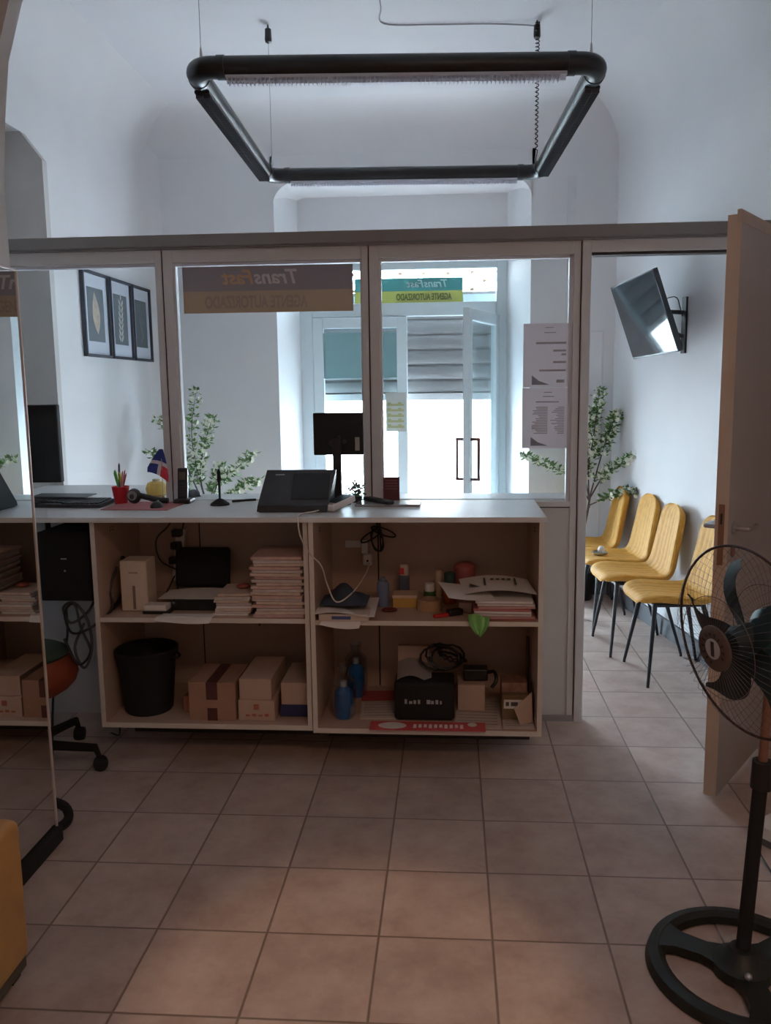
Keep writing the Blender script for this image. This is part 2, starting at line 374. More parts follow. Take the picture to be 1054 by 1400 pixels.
for s_ in (-1, 1):
    pts = [(LW-0.04, s_*0.025, 0.92), (LW-0.04, s_*0.085, 0.92), (LW-0.04, s_*0.085, 1.22), (LW-0.04, s_*0.025, 1.22)]
    for a, b_ in zip(pts, pts[1:]): mb.tube([a, b_], 0.012, 8)
    for p_ in pts[1:3]: mb.sphere(p_, 0.0135)
mb.build('pull_handle', dkr, leaf)
# roller shutter, half lowered outside
sh = thing('roller_shutter', 'grey corrugated roller shutter half lowered outside the glass door', 'shutter', (0, 5.2, 0))
prof = []
z = 1.55; nsl = 9; k = 0
pts = []
while z < 2.42:
    for a in range(6):
        t = a/6; pts.append((0.016*math.sin(PI*t)**0.7 if t > 0 else -0.008, z+0.125*t))
    z += 0.125
front = [(-p[0], p[1]) for p in pts]; back = [(0.02, p[1]) for p in pts][::-1]
MB().prism(front+back, -1.33, 0.31, axis='x').build('slats', mat('shutter_metal', (0.15, 0.145, 0.145), 0.5, metal=0.2, var=0.12, scale=5), sh)
MB().box(-1.33, 0.31, -0.025, 0.02, 1.50, 1.56, 0.004).build('bottom_bar', mat('shutter_bar', (0.30, 0.29, 0.29), 0.5), sh)
MB().box(-1.353, 0.333, -0.05, 0.10, 2.30, 2.375).build('shutter_box', mat('shutter_box', (0.45, 0.50, 0.53), 0.5), sh)
for x_ in (-1.340, 0.320): MB().box(x_-0.012, x_+0.012, -0.02, 0.04, 0.02, 2.3).build('guide_rail', mat('shutter_bar2', (0.45, 0.45, 0.46), 0.5), sh)
# lattice over transom
lt = thing('transom_lattice', 'rusty metal diamond lattice outside the transom window', 'lattice', (0, 5.13, 2.412))
mb = MB()
rust = mat('rusty_metal', (0.30, 0.16, 0.10), 0.7, var=0.2)
rows_z = (0.135, 0.068, 0.0)
for r_, zz in enumerate(rows_z):
    mb.tube([(-1.35, 0, zz), (0.33, 0, zz)], 0.003, 6)
    for i in range(-8, 3):
        x0 = i*0.2+0.06+(0.1 if r_ % 2 else 0)
        if not -1.33 < x0 < 0.31: continue
        MB().box(x0-0.017, x0+0.017, -0.012, 0.012, zz-0.012, zz+0.012, 0.002).build('joint', rust, lt)
        if r_ < 2:
            for s_ in (-0.1, 0.1):
                if -1.35 < x0+s_ < 0.33: mb.tube([(x0, 0, zz), (x0+s_, 0, rows_z[r_+1])], 0.003, 6)
mb.build('bars', rust, lt)
# sign on transom
def sign(name, label, x0, x1, z0, z1, y, mt, mby, mw, mo, mtxt, fr=(0.5, 0.5), faded=False):
    s_ = thing(name, label, 'sign', ((x0+x1)/2, y, z0)); w = (x1-x0)/2; h = z1-z0
    MB().box(-w, w, -0.0015, 0.0015, h*0.47, h).build('upper_band', mt, s_)
    MB().box(-w, w, -0.0015, 0.0015, 0, h*0.47).build('lower_band', mby, s_)
    rot = (PI/2, 0, PI)
    ts = h*0.30/0.7
    cx = (0.5-fr[0])*2*w
    a = text('lettering', 'Trans', mw, s_, ts, (cx+ts*0.08, 0, h*0.62), rot, depth=0.003, shear=0.25, bold=ts*0.02, align='RIGHT'); a['label'] = 'white slanted letters Trans, seen from behind'
    b_ = text('lettering', 'Fast', mo, s_, ts, (cx+ts*0.04, 0, h*0.62), rot, depth=0.003, shear=0.25, bold=ts*0.02, align='LEFT'); b_['label'] = 'slanted letters Fast, seen from behind'
    c = text('lettering', 'AGENTE AUTORIZADO', mtxt, s_, h*0.36, ((0.5-fr[1])*2*w, 0, h*0.11), rot, depth=0.003, bold=h*0.012, sx=0.60); c['label'] = 'grey letters AGENTE AUTORIZADO, seen from behind'
    # text boxes sit either side of cx; RIGHT aligned text ends at cx in its own frame
    return s_
teal = mat_translucent('teal_film', (0.13, 0.28, 0.28), 0.5)
yel = mat_translucent('yellow_film', (0.42, 0.42, 0.19), 0.5)
wht = mat_translucent('white_film', (0.9, 0.95, 0.95), 0.6)
gry = mat_translucent('grey_film', (0.14, 0.16, 0.10), 0.5)
sign('door_sign', 'teal and yellow translucent sign stuck on the transom glass above the front door', -0.90, -0.02, 2.293, 2.489, 4.94, teal, yel, wht, wht, gry, fr=(0.36, 0.36))
ds = MB().box(-0.33, 0.33, -0.002, 0.002, 0, 0.37).build('poster', mat_translucent('teal_poster', (0.30, 0.48, 0.50), 0.25)); ds.location = (-0.85, 4.925, 1.69)
tag(ds, 'plain teal poster stuck on the left leaf of the glass front door', 'poster')
cal = thing('wall_calendar', 'yellowish calendar page hung on the white stile of the glass front door', 'calendar', (-0.57, 4.895, 1.25))
MB().box(-0.085, 0.085, -0.002, 0.002, 0, 0.32).build('page', mat_translucent('calendar_paper', (0.52, 0.53, 0.50), 0.15), cal)
mb = MB()
for r_ in range(5):
    for c_ in range(5): mb.box(-0.07+c_*0.029, -0.07+c_*0.029+(0.0295 if c_ < 4 else 0.02), -0.004+0.0004*((c_+r_) % 2), -0.002, 0.03+r_*0.045, (0.048 if (c_+r_*3) % 3 else 0.060)+r_*0.045)
mb.build('printed_days', mat('calendar_ink', (0.38, 0.37, 0.18), 0.8), cal)

# ================================================================== PARTITION
PY = 1.942
pt = thing('glass_partition', 'grey framed office partition with three glass panes behind the counter', 'partition', (0, PY, 0))
mods = [(-2.41, -1.452), (-1.446, -0.494), (-0.488, 0.463)]
GT, GB = 2.173, 1.07
for i, (a, b_) in enumerate(mods):
    mb = MB(); fwid = 0.036 if i else 0.022; fr_ = 0.030
    bl = 0.045 if i else 0.03
    mb.box(a, a+bl, 0, 0.05, 0, 2.245, 0.002); mb.box(b_-fr_, b_, 0, 0.05, 0, 2.245, 0.002)
    mb.box(a+bl, b_-fr_, 0, 0.05, GT+0.012, 2.245, 0.002); mb.box(a+bl, b_-fr_, 0, 0.05, 1.045, GB, 0.002)
    mb.build('frame', frame_m, pt)
    mb = MB(); t_ = 0.008
    mb.box(a+bl, a+bl+t_, 0.02, 0.055, GB, GT+0.012); mb.box(b_-fr_-t_*(2.2 if i == 2 else 1), b_-fr_, 0.02, 0.055, GB, GT+0.012)
    mb.box(a+bl+t_, b_-fr_-t_, 0.02, 0.055, GT, GT+0.012)
    mb.build('glazing_bead', bead_m, pt)
    MB().box(a+bl, b_-fr_, 0.028, 0.034, GB, GT+0.005).build('pane', glass, pt)
    MB().box(a+bl, b_-fr_, 0.008, 0.035, 0.0, 1.045).build('lower_panel', panel_m, pt)
mb = MB()
for x in (-1.4515, -0.4935): mb.box(x, x+0.0065, 0.004, 0.045, 0.0, 2.24)
mb.box(0.458, 0.472, 0.006, 0.05, 0.0, 2.24); mb.box(-0.45, 0.435, 0.004, 0.01, 1.040, 1.046)
mb.build('shadow_gap', gap_m, pt)
MB().box(0.468, 0.508, -0.012, 0.06, 0, 2.245, 0.003).build('door_post', frame_m, pt)
MB().box(0.508, 1.42, -0.004, 0.055, 2.19, 2.25, 0.003).build('door_head', frame_m, pt)
MB().box(0.508, 1.42, 0.0, 0.06, 2.178, 2.19).build('door_seal', gap_m, pt)
MB().box(1.405, 1.455, -0.012, 0.06, 0, 2.25, 0.003).build('hinge_post', frame_m, pt)
MB().box(-2.41, 1.46, -0.035, 0.075, 2.252, 2.305, 0.004).build('top_rail', alu_dark, pt)
MB().box(-2.41, 1.46, -0.02, 0.06, 2.243, 2.253).build('rail_gap', mat('rail_shadow', (0.24, 0.22, 0.21), 0.6), pt)
MB().box(0.30, 0.47, -0.004, 0.0, 0.0, 0.03).build('kick_strip', mat('kick', (0.30, 0.29, 0.29), 0.6), pt)
sign_up = mat_translucent('sign_back_taupe', (0.36, 0.33, 0.35), 0.22); sign_lo = mat_translucent('sign_back_tan', (0.52, 0.41, 0.31), 0.22)
sw = mat('sign_letter_grey', (0.62, 0.58, 0.57), 0.7); sog = mat('sign_letter_orange', (0.60, 0.38, 0.22), 0.7); sd = mat('sign_letter_dark', (0.40, 0.32, 0.26), 0.7)
sign('partition_sign', 'wide taupe and tan banner stuck at the top of the middle partition pane', -1.36, -0.565, 1.957, 2.167, PY+0.020, sign_up, sign_lo, sw, sog, sd, fr=(0.58, 0.57))
def sheet_paper(label, x0, x1, z0, z1, rows):
    o = thing('price_sheet', label, 'paper', ((x0+x1)/2, PY+0.022, z0), group=None)
    w = (x1-x0)/2; h = z1-z0
    MB().box(-w, w, -0.001, 0.001, 0, h).build('page', (MATS.get('price_paper') or mat_translucent('price_paper', (0.72, 0.66, 0.68), 0.55, var=0.02)), o)
    mb = MB()
    for (xa, xb, zz, t_) in rows: mb.box(xa*w, xb*w, -0.0022, -0.001, h*zz, h*(zz+t_))
    mb.build('printed_lines', mat('price_ink', (0.38, 0.33, 0.34), 0.8), o)
    MB().prism([(-0.62*w, 0.04*h), (0.15*w, 0.04*h), (-0.3*w, 0.10*h), (-0.62*w, 0.19*h)], -0.0022, -0.001, axis='y').build('grey_wedge', mat('wedge_grey', (0.25, 0.25, 0.28), 0.8), o)
    return o
sheet_paper('upper white price sheet taped on the right partition pane', 0.213, 0.422, 1.598, 1.885, [(-.05, .3, .93, .012), (-.1, .4, .85, .014), (-.45, .85, .68, .03), (.3, .85, .56, .03), (.65, .85, .50, .03), (.3, .85, .38, .03), (-.3, .85, .25, .03), (.45, .8, .07, .05)])
rows = [(-.05, .3, .92, .012), (-.1, .4, .85, .014), (-.4, .6, .76, .018)]
for k in range(17):
    rows.append((-.35+random.uniform(-.25, .1), .12, .24+k*.027, .014)); rows.append((.85-random.uniform(.25, .62), .85, .24+k*.027, .014))
sheet_paper('lower price sheet with two columns of lines on the right partition pane', 0.211, 0.418, 1.318, 1.595, rows)
# customer side ledge
lg = thing('customer_ledge', 'white ledge on the customer side of the partition glass', 'ledge', (0, PY+0.055, 0))
MB().box(-1.46, 0.46, 0, 0.20, 1.055, 1.078, 0.002).build('top_board', lam_top, lg)
MB().box(-2.41, -1.46, 0, 0.20, 1.055, 1.078, 0.002).build('top_board', lam_top, lg)
MB().box(-2.41, -1.66, 0.20, 0.62, 1.055, 1.078, 0.002).build('top_board', lam_top, lg)
for x in (-2.3, -1.5, -0.5, 0.4): MB().box(x, x+0.02, 0.006, 0.18, 0.0, 1.055).build('bracket', lam_top, lg)

# interior door, open towards the office
ang = math.atan2(1.942-1.212, 1.395-0.876)
d2 = bpy.data.objects.new('door_2', None); COL.objects.link(d2); d2.location = (1.402, 1.935, 0); d2.rotation_euler = (0, 0, ang+PI)
d2['kind'] = 'structure'
DL = math.hypot(1.395-0.876, 1.935-1.212)
MB().box(0, DL, -0.024, 0.024, 0.012, 2.195, 0.0015).build('door_leaf', mat('door_laminate', (0.50, 0.47, 0.465), 0.6, var=0.02), d2)
MB().box(DL, DL+0.0025, -0.024, 0.024, 0.012, 2.195).build('edge_band', mat('door_edge', (0.62, 0.48, 0.38), 0.6, var=0.03, scale=5), d2)
MB().box(0.0, DL+0.012, 0.010, 0.026, 2.165, 2.21, 0.002).build('rebate_strip', mat('door_edge2', (0.55, 0.45, 0.38), 0.6), d2)
lp = MB().box(DL+0.0025, DL+0.0045, -0.011, 0.011, 0.93, 1.16, 0.008).build('lock_plate', mat('brass_brown', (0.30, 0.15, 0.08), 0.45, metal=0.5), d2)
MB().box(DL+0.0045, DL+0.0055, -0.004, 0.004, 1.085, 1.125).build('latch', gap_m, lp)
for s_ in (-1, 1):
    h_ = MB().lathe([(0.024, 0), (0.024, 0.008), (0.018, 0.012)], 20, R=T(DL-0.06, s_*0.024, 1.065) @ RX(-s_*PI/2)).build('handle', chrome, d2, smooth=True)
    MB().tube(curve_pts([(DL-0.06, s_*0.03, 1.065), (DL-0.06, s_*0.07, 1.065), (DL-0.075, s_*0.082, 1.065), (DL-0.17, s_*0.082, 1.062), (DL-0.185, s_*0.07, 1.062)], 5), 0.009, 10).build('lever', chrome, h_, smooth=True)
MB().lathe([(0.02, 0), (0.02, 0.006)], 18, R=T(DL-0.06, 0.024, 0.975) @ RX(-PI/2)).build('keyhole', mat('keyhole_plate', (0.30, 0.14, 0.08), 0.5, metal=0.4), d2)

# ================================================================== HANGING LAMP
Lx = [Vector(v) for v in ((-1.10, 1.395, 2.82), (0.452, 1.50, 2.82), (0.392, 3.08, 2.82), (-1.163, 2.99, 2.82))]
lo_ = Vector((-0.355, 2.24, 2.82)); lt_ = thing('tube_lamp', 'large square black tube lamp hung from the ceiling by wires', 'lamp', lo_)
Lc = [v-lo_ for v in Lx]
rad = 0.041
mb = MB(); path = []
for i in range(4):
    p, q, r_ = Lc[i-1], Lc[i], Lc[(i+1) % 4]; a = (p-q).normalized(); b_ = (r_-q).normalized(); rr = 0.075
    c = q+(a+b_)*rr
    for k in range(9):
        t = PI/2*k/8
        path.append(c-b_*rr*math.cos(t)-a*rr*math.sin(t))
# tube body swept round the square
mb.tube(path, rad, 20, closed=True)
mb.build('tube_body', lamp_black, lt_, smooth=True)
louv = mat_translucent('louvre_acrylic', (0.85, 0.85, 0.9), 0.5)
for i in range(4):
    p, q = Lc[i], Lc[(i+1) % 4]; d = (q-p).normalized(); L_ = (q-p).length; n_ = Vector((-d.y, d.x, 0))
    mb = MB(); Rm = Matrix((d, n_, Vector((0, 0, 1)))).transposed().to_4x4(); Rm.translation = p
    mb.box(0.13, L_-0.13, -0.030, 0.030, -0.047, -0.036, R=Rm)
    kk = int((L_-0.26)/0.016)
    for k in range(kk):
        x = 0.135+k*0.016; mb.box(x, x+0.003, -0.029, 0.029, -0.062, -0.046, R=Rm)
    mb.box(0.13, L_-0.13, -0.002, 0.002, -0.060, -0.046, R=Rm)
    mb.build('louvre', louv if i % 2 == 0 else mat('louvre_shaded', (0.07, 0.07, 0.08), 0.3, metal=0.6, var=0.03), lt_)  # side louvres get a darker colour to stand for their shaded look from below
    # corner collar
    for s0 in (0.095, L_-0.125): MB().lathe([(rad+0.003, 0), (rad+0.003, 0.03)], 20, R=Rm @ T(s0, 0, 0) @ RY(PI/2)).build('collar', black, lt_, smooth=True)
for i, c in enumerate(Lc):
    ins = c-c.normalized()*0.04
    w_ = MB().tube([(ins.x, ins.y, 0.04), (ins.x, ins.y, H-2.82)], 0.0012, 6).build('suspension_wire', mat('steel_wire', (0.25, 0.25, 0.26), 0.4, metal=0.6), lt_)
    MB().lathe([(0.004, 0), (0.006, 0.01), (0.004, 0.035), (0.002, 0.045)], 10, R=T(ins.x, ins.y, rad)).build('wire_grip', chrome, w_)
    MB().lathe([(0.002, 0), (0.017, 0.008), (0.020, 0.02), (0.018, 0.075), (0.006, 0.085), (0.004, 0.10)], 18, R=T(ins.x, ins.y, H-2.82-0.10)).build('ceiling_grip', lamp_black, w_, smooth=True)
c = Lc[2]-Lc[2].normalized()*0.04
mb = MB(); hp = []
z0, z1 = 0.10, H-2.82-0.02
N_ = 640
for k in range(N_+1):
    t = k/N_; tt = t; z = z1-(z1-z0)*tt
    a = 2*PI*32*(t**0.8)
    rr = 0.011*(1-0.4*t); hp.append((c.x+0.0+rr*math.cos(a), c.y-0.03+rr*math.sin(a), z))
hp += [(c.x, c.y-0.03, 0.06), (c.x, c.y-0.03, 0.03)]
MB().tube(hp, 0.0032, 5).build('coiled_cord', black, lt_)
# surface cable on the ceiling
cb = MB().tube(curve_pts([(-0.483, 2.55, 3.614), (-0.486, 2.8, 3.615), (-0.486, 3.0, 3.615), (-0.2, 3.03, 3.612), (0.1, 3.05, 3.612), (0.30, 3.055, 3.60), (0.36, 3.05, 3.59)], 6), 0.004, 6).build('ceiling_cable', mat('grey_cable', (0.30, 0.30, 0.32), 0.6))
tag(cb, 'thin grey cable running across the ceiling to the lamp cord', 'cable')

# ================================================================== COUNTER
CZ = 1.08; CX0, CX1 = -1.64, 0.258; YF = 1.42; YB = PY-0.002
tops = MB().box(-2.40, 0.268, YF-0.008, YB, CZ-0.022, CZ, 0.002).build('worktop', lam_top); tag(tops, 'long white worktop running over both shelf units', 'worktop')
def unit(label, x0, x1, yf, zb):
    u = thing('shelf_unit', label, 'shelf unit', ((x0+x1)/2, yf, 0)); w = (x1-x0)/2; dpt = YB-yf-0.002
    zt = CZ-0.0225
    for s_ in (-1, 1):
        a = -w if s_ < 0 else w-0.02
        MB().box(a, a+0.02, 0, dpt, zb, zt, 0.001).build('side_panel', lam, u)
    MB().box(-w+0.02, w-0.02, 0, dpt, zb, zb+0.022, 0.001).build('bottom_board', lam, u)
    MB().box(-w+0.02, w-0.02, 0.004, dpt-0.02, 0.622, 0.642, 0.001).build('shelf', lam, u)
    em = mat('lit_edge_band', (0.74, 0.68, 0.62), 0.5, var=0.03)  # added strips, paler than the boards to stand for their lit front edges
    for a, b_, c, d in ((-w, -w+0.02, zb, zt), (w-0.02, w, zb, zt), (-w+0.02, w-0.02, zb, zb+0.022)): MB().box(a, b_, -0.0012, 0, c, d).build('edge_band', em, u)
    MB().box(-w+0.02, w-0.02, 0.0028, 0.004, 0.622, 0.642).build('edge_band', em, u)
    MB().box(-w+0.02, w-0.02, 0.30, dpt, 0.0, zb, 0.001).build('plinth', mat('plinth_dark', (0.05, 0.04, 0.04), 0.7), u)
    sm = 0.33*w if x0 > -1 else -0.02
    xs = -0.24 if x0 > -1 else -0.15
    MB().box(-w+0.02, xs-0.0035, dpt-0.008, dpt, zb+0.022, zt).build('back_board', lam, u)
    MB().box(xs+0.0035, w-0.02, dpt-0.008, dpt, zb+0.022, zt).build('back_board', lam, u)
    MB().box(xs-0.0035, xs+0.0035, dpt-0.003, dpt, zb+0.022, zt).build('board_seam', gap_m, u)
    mb = MB()
    for s_ in (-1, 1):
        for dx in (0.035, 0.05):
            for dz in (0, 0.014): mb.lathe([(0.003, 0), (0.003, 0.002)], 8, R=T(s_*(w-0.02), 0.10+dx*1.6, zt-0.05-dz) @ RY(-s_*PI/2))
    mb.build('peg_holes', gap_m, u)
    return u
unit('left open shelf unit holding the black bin and tall paper stack', CX0, -0.712, 1.438, 0.150)
unit('right open shelf unit holding the black bag and newspapers', -0.706, CX1, YF, 0.148)
S1 = 0.642+0.0005; SL = 0.172+0.0005; SR = 0.170+0.0005

def papers(name, label, cat, x0, x1, y0, y1, zb, h, n, ms, jit=0.012, group=None, tilt=0.0):
    t = thing(name, label, cat, ((x0+x1)/2, (y0+y1)/2, zb), group=group); w = (x1-x0)/2; d = (y1-y0)/2; z = 0
    for k in range(n):
        th = h/n; m = ms[k % len(ms)]
        j = jit
        mb = MB(); 
        mb.box(-w, w, -d, d, z, z+th*0.92, min(0.002, th*0.2), R=T(random.uniform(-j, j), random.uniform(-j, j*0.3), 0) @ RZ(random.uniform(-0.05, 0.05)))
        mb.build('sheaf', m, t); z += th
    return t
pf = [mat('paper_pinkish', (0.62, 0.42, 0.38), 0.8, var=0.12, scale=25), mat('paper_cream', (0.68, 0.54, 0.46), 0.8, var=0.12, scale=25), mat('paper_grey', (0.60, 0.52, 0.50), 0.8, var=0.12, scale=30)]
# --- left unit, upper shelf
mt = thing('modem_tower', 'upright cream box with slot standing at the left end of the upper shelf', 'modem', (-1.505, 1.60, S1))
MB().box(-0.060, 0.060, -0.06, 0.055, 0, 0.226, 0.006).build('body', mat('cream_plastic', (0.74, 0.60, 0.50), 0.45), mt)
MB().box(-0.006, 0.006, -0.0615, -0.060, 0.01, 0.115).build('slot', mat('slot_brown', (0.25, 0.17, 0.13), 0.6), mt)
MB().box(-0.02, 0.02, -0.0615, -0.060, 0.17, 0.176).build('logo_mark', mat('slot_brown2', (0.4, 0.28, 0.22), 0.6), mt)
sc = thing('small_screen', 'small black screen propped up behind loose papers on the shelf', 'screen', (-1.285, 1.80, S1), rot=(math.radians(-8), 0, 0))
MB().box(-0.130, 0.130, 0, 0.03, 0.045, 0.232, 0.012).build('screen_body', black_matte, sc)
MB().box(-0.03, 0.03, 0.005, 0.025, 0.0, 0.10).build('stand', black, sc)
MB().box(-0.08, 0.08, -0.03, 0.06, 0.0, 0.006, 0.002, R=RX(math.radians(8))).build('foot', black, sc)
bx_ = MB().box(-0.125, 0.125, -0.08, 0.08, 0, 0.045, 0.004).build('black_device', black_matte); bx_.location = (-1.225, 1.64, S1); tag(bx_, 'flat black device box in front of the small screen', 'device')
p_ = MB().sheet(lambda u, v: (-0.16+u*0.32, -0.09+v*0.16, 0.001+0.012*math.sin(3*u)*v), 8, 4, 0.0015).build('loose_paper', paper); p_.location = (-1.255, 1.67, S1+0.0465); tag(p_, 'loose paper lying on top of the flat black device', 'paper')
ph = MB().box(-0.06, 0.06, -0.035, 0.035, 0, 0.012, 0.003).build('card_wallet', black); ph.location = (-1.395, 1.53, S1); tag(ph, 'thin black wallet under a small white box on the shelf', 'wallet')
wb = MB().box(-0.05, 0.05, -0.03, 0.03, 0, 0.026, 0.003).build('small_white_box', paper); wb.location = (-1.40, 1.53, S1+0.0125); tag(wb, 'small white box resting on a black wallet near the modem', 'box')
def edge_paper(x0, x1, y, z, label, drop=0.02, L_=0.16):
    def fn(u, v):
        yy = v*L_; d = max(0, 1-v*3)
        return Vector((x0+(x1-x0)*u-( -0.02*v), y-0.03+yy, z+0.002*v-drop*d*(0.4+0.6*math.sin(2.2*u))))
    o = MB().sheet(lambda u, v: fn(u, v)-Vector((x0, y, z)), 10, 6, 0.0015).build('loose_sheet', paper); o.location = (x0, y, z); tag(o, label, 'paper'); return o
edge_paper(-1.38, -1.14, 1.452, S1+0.003, 'loose white sheets hanging over the left shelf edge below the modem', 0.022, 0.07)
papers('paper_stack', 'low fanned stack of papers left of the tall stack', 'papers', -1.13, -0.975, 1.49, 1.68, S1, 0.095, 9, [paper, pf[2], pf[1]], 0.014)
rp_ = MB().sphere((0, 0, 0.011), 0.024, 2, (1.3, 1, .45)).build('rubber_band_ball', mat('dull_red', (0.35, 0.08, 0.05), 0.5)); rp_.location = (-1.03, 1.59, S1+0.0945); tag(rp_, 'small red brown lump on the low fanned paper stack', 'clutter')
papers('paper_stack', 'tall pinkish stack of files at the right end of the upper left shelf', 'papers', -0.955, -0.738, 1.46, 1.72, S1, 0.262, 19, pf, 0.012)
# adapters and cables at back of left unit
def cable(name, label, ctrl, r=0.003, m=black, n=6, nn=6):
    P = [Vector(p) for p in ctrl]; o0 = P[0]
    o = MB().tube([q-o0 for q in curve_pts(P, n)], r, nn).build(name, m, smooth=True); o.location = o0; tag(o, label, 'cable'); return o
cable('power_cable', 'black cable hanging down behind the cream modem', [(-1.395, 1.92, 1.05), (-1.40, 1.915, 0.95), (-1.44, 1.90, 0.86), (-1.42, 1.89, 0.78), (-1.45, 1.87, 0.70), (-1.47, 1.84, 0.65)], 0.004)
cable('power_cable', 'dark cable looping above the small screen from the worktop', [(-1.44, 1.915, 1.05), (-1.46, 1.90, 0.97), (-1.52, 1.88, 0.90), (-1.50, 1.87, 0.80), (-1.40, 1.86, 0.74), (-1.42, 1.84, 0.66)], 0.004)
ps_ = thing('power_strip', 'white power strip with black plugs fixed behind the modem', 'power strip', (-1.43, 1.875, 0.70))
MB().box(-0.022, 0.022, 0, 0.035, 0, 0.25, 0.004, R=RY(0.12)).build('strip_body', white_p, ps_)
for dz, dx in ((0.22, 0.02), (0.16, 0.012), (0.09, 0.0)): MB().box(-0.02+dx, 0.025+dx, -0.045, 0.0, dz, dz+0.035, 0.006).build('plug', black, ps_)
cable('cable_bundle', 'tangled black cables hanging beside the left shelf unit', [(-1.60, 1.60, 0.83), (-1.62, 1.56, 0.74), (-1.60, 1.52, 0.66), (-1.66, 1.43, 0.60), (-1.74, 1.42, 0.58), (-1.78, 1.45, 0.66), (-1.73, 1.44, 0.70), (-1.70, 1.425, 0.60), (-1.66, 1.415, 0.50), (-1.72, 1.42, 0.44), (-1.78, 1.43, 0.55)], 0.0055)
cable('desk_cable', 'thin black cable dropping from the keyboard behind the computer tower', [(-1.657, 1.62, 1.05), (-1.657, 1.60, 0.90), (-1.657, 1.56, 0.72), (-1.70, 1.60, 0.50), (-1.67, 1.62, 0.25), (-1.66, 1.66, 0.03), (-1.72, 1.7, 0.006)], 0.004)
cable('desk_cable', 'black cable from the tower down to the floor nearest the mirror', [(-1.82, 1.55, 0.66), (-1.83, 1.55, 0.5), (-1.88, 1.52, 0.35), (-1.90, 1.5, 0.1), (-1.88, 1.45, 0.006)], 0.005)
cable('cable_bundle', 'loose grey cable loop under the computer tower', [(-1.70, 1.62, 0.72), (-1.72, 1.55, 0.64), (-1.78, 1.50, 0.60), (-1.82, 1.52, 0.66), (-1.76, 1.50, 0.69), (-1.69, 1.47, 0.62), (-1.665, 1.44, 0.50), (-1.70, 1.43, 0.42), (-1.75, 1.46, 0.50), (-1.72, 1.50, 0.60)], 0.006, mat('grey_cord', (0.06, 0.055, 0.05), 0.6))
cable('power_cable', 'bunched black cable between the modem and the unit side', [(-1.585, 1.80, 0.70), (-1.59, 1.72, 0.80), (-1.60, 1.66, 0.86), (-1.595, 1.70, 0.76), (-1.60, 1.60, 0.68), (-1.61, 1.54, 0.652)], 0.008)
# --- left unit, lower shelf
bn = thing('waste_bin', 'black ribbed waste bin on the bottom board of the left shelf unit', 'bin', (-1.487, 1.60, SL))
MB().lathe([(0.100, 0), (0.106, 0.01), (0.128, 0.26), (0.138, 0.263), (0.140, 0.287), (0.133, 0.29), (0.126, 0.262), (0.102, 0.02)], 32, cap=True).build('bin_body', black_matte, bn, smooth=True)
for s_ in (-1, 1): MB().tube([(s_*0.128, -0.03, 0.255), (s_*0.146, -0.02, 0.248), (s_*0.146, 0.02, 0.248), (s_*0.128, 0.03, 0.255)], 0.006, 6).build('handle', black_matte, bn)
def carton(name, label, x0, x1, y0, y1, z0, h, m, tape=None, rz=0, mark=None):
    t = thing(name, label, 'box', ((x0+x1)/2, (y0+y1)/2, z0), rotz=rz); w = (x1-x0)/2; d = (y1-y0)/2
    MB().box(-w, w, -d, d, 0, h, 0.002).build('carton_body', m, t)
    if tape:
        mb = MB(); mb.box(-0.025, 0.025, -d-0.001, d, h, h+0.001); mb.box(-0.025, 0.025, -d-0.0012, -d, h*0.55, h+0.001); mb.box(-0.022, 0.022, -d-0.0012, -d, 0.0, h*0.33)
        mb.build('tape', tape, t)
    if mark:
        mark(t, w, d, h)
    return t
sb = carton('small_carton', 'small orange carton between the bin and the taped box', -1.315, -1.262, 1.56, 1.62, SL, 0.075, mat('orange_card', (0.42, 0.17, 0.10), 0.7))
carton('taped_box', 'brown cardboard box sealed with dark tape on the bottom board', -1.262, -1.055, 1.475, 1.72, SL, 0.172, cardb, tape_m)
MARK = mat('stamp_red', (0.45, 0.14, 0.09), 0.8)
def mk(t, w, d, h):
    mb = MB()
    for k in range(4): mb.box(-w*0.6+k*0.028, -w*0.6+k*0.028+0.018, -d-0.001, -d, 0.02, 0.028+0.004*(k % 2))
    mb.box(-0.012, 0.012, -d-0.001, -d, 0.05, 0.075); mb.build('stamp', MARK, t)
carton('pale_carton', 'pale carton with red stamp, under another pale carton', -1.045, -0.885, 1.48, 1.76, SL, 0.092, cardw, None, 0, mk)
carton('pale_carton', 'plain pale carton stacked on the carton with red stamp', -1.04, -0.90, 1.49, 1.80, SL+0.0925, 0.092, cardw)
navy = mat('navy_card', (0.03, 0.035, 0.12), 0.6)
carton('navy_box', 'flat navy blue box under a pale box beside the unit divider', -0.872, -0.735, 1.53, 1.76, SL, 0.055, navy)
carton('pale_box', 'pale box resting on the navy blue box by the unit divider', -0.865, -0.735, 1.53, 1.80, SL+0.0555, 0.10, cardw)
def loop_cable():
    P = [(0.08*math.cos(t)*0.7, 0.0, 0.07*math.sin(t)+0.02*math.sin(2*t)) for t in [(-0.3+k*0.16) for k in range(20)]]
    o = MB().tube(P, 0.004, 6).build('wire_hook', mat('dim_grey_wire', (0.14, 0.09, 0.07), 0.6), smooth=True); o.location = (-1.10, 1.922, 0.50); tag(o, 'curved dark wire fixed to the panel above the taped box', 'wire')
loop_cable()

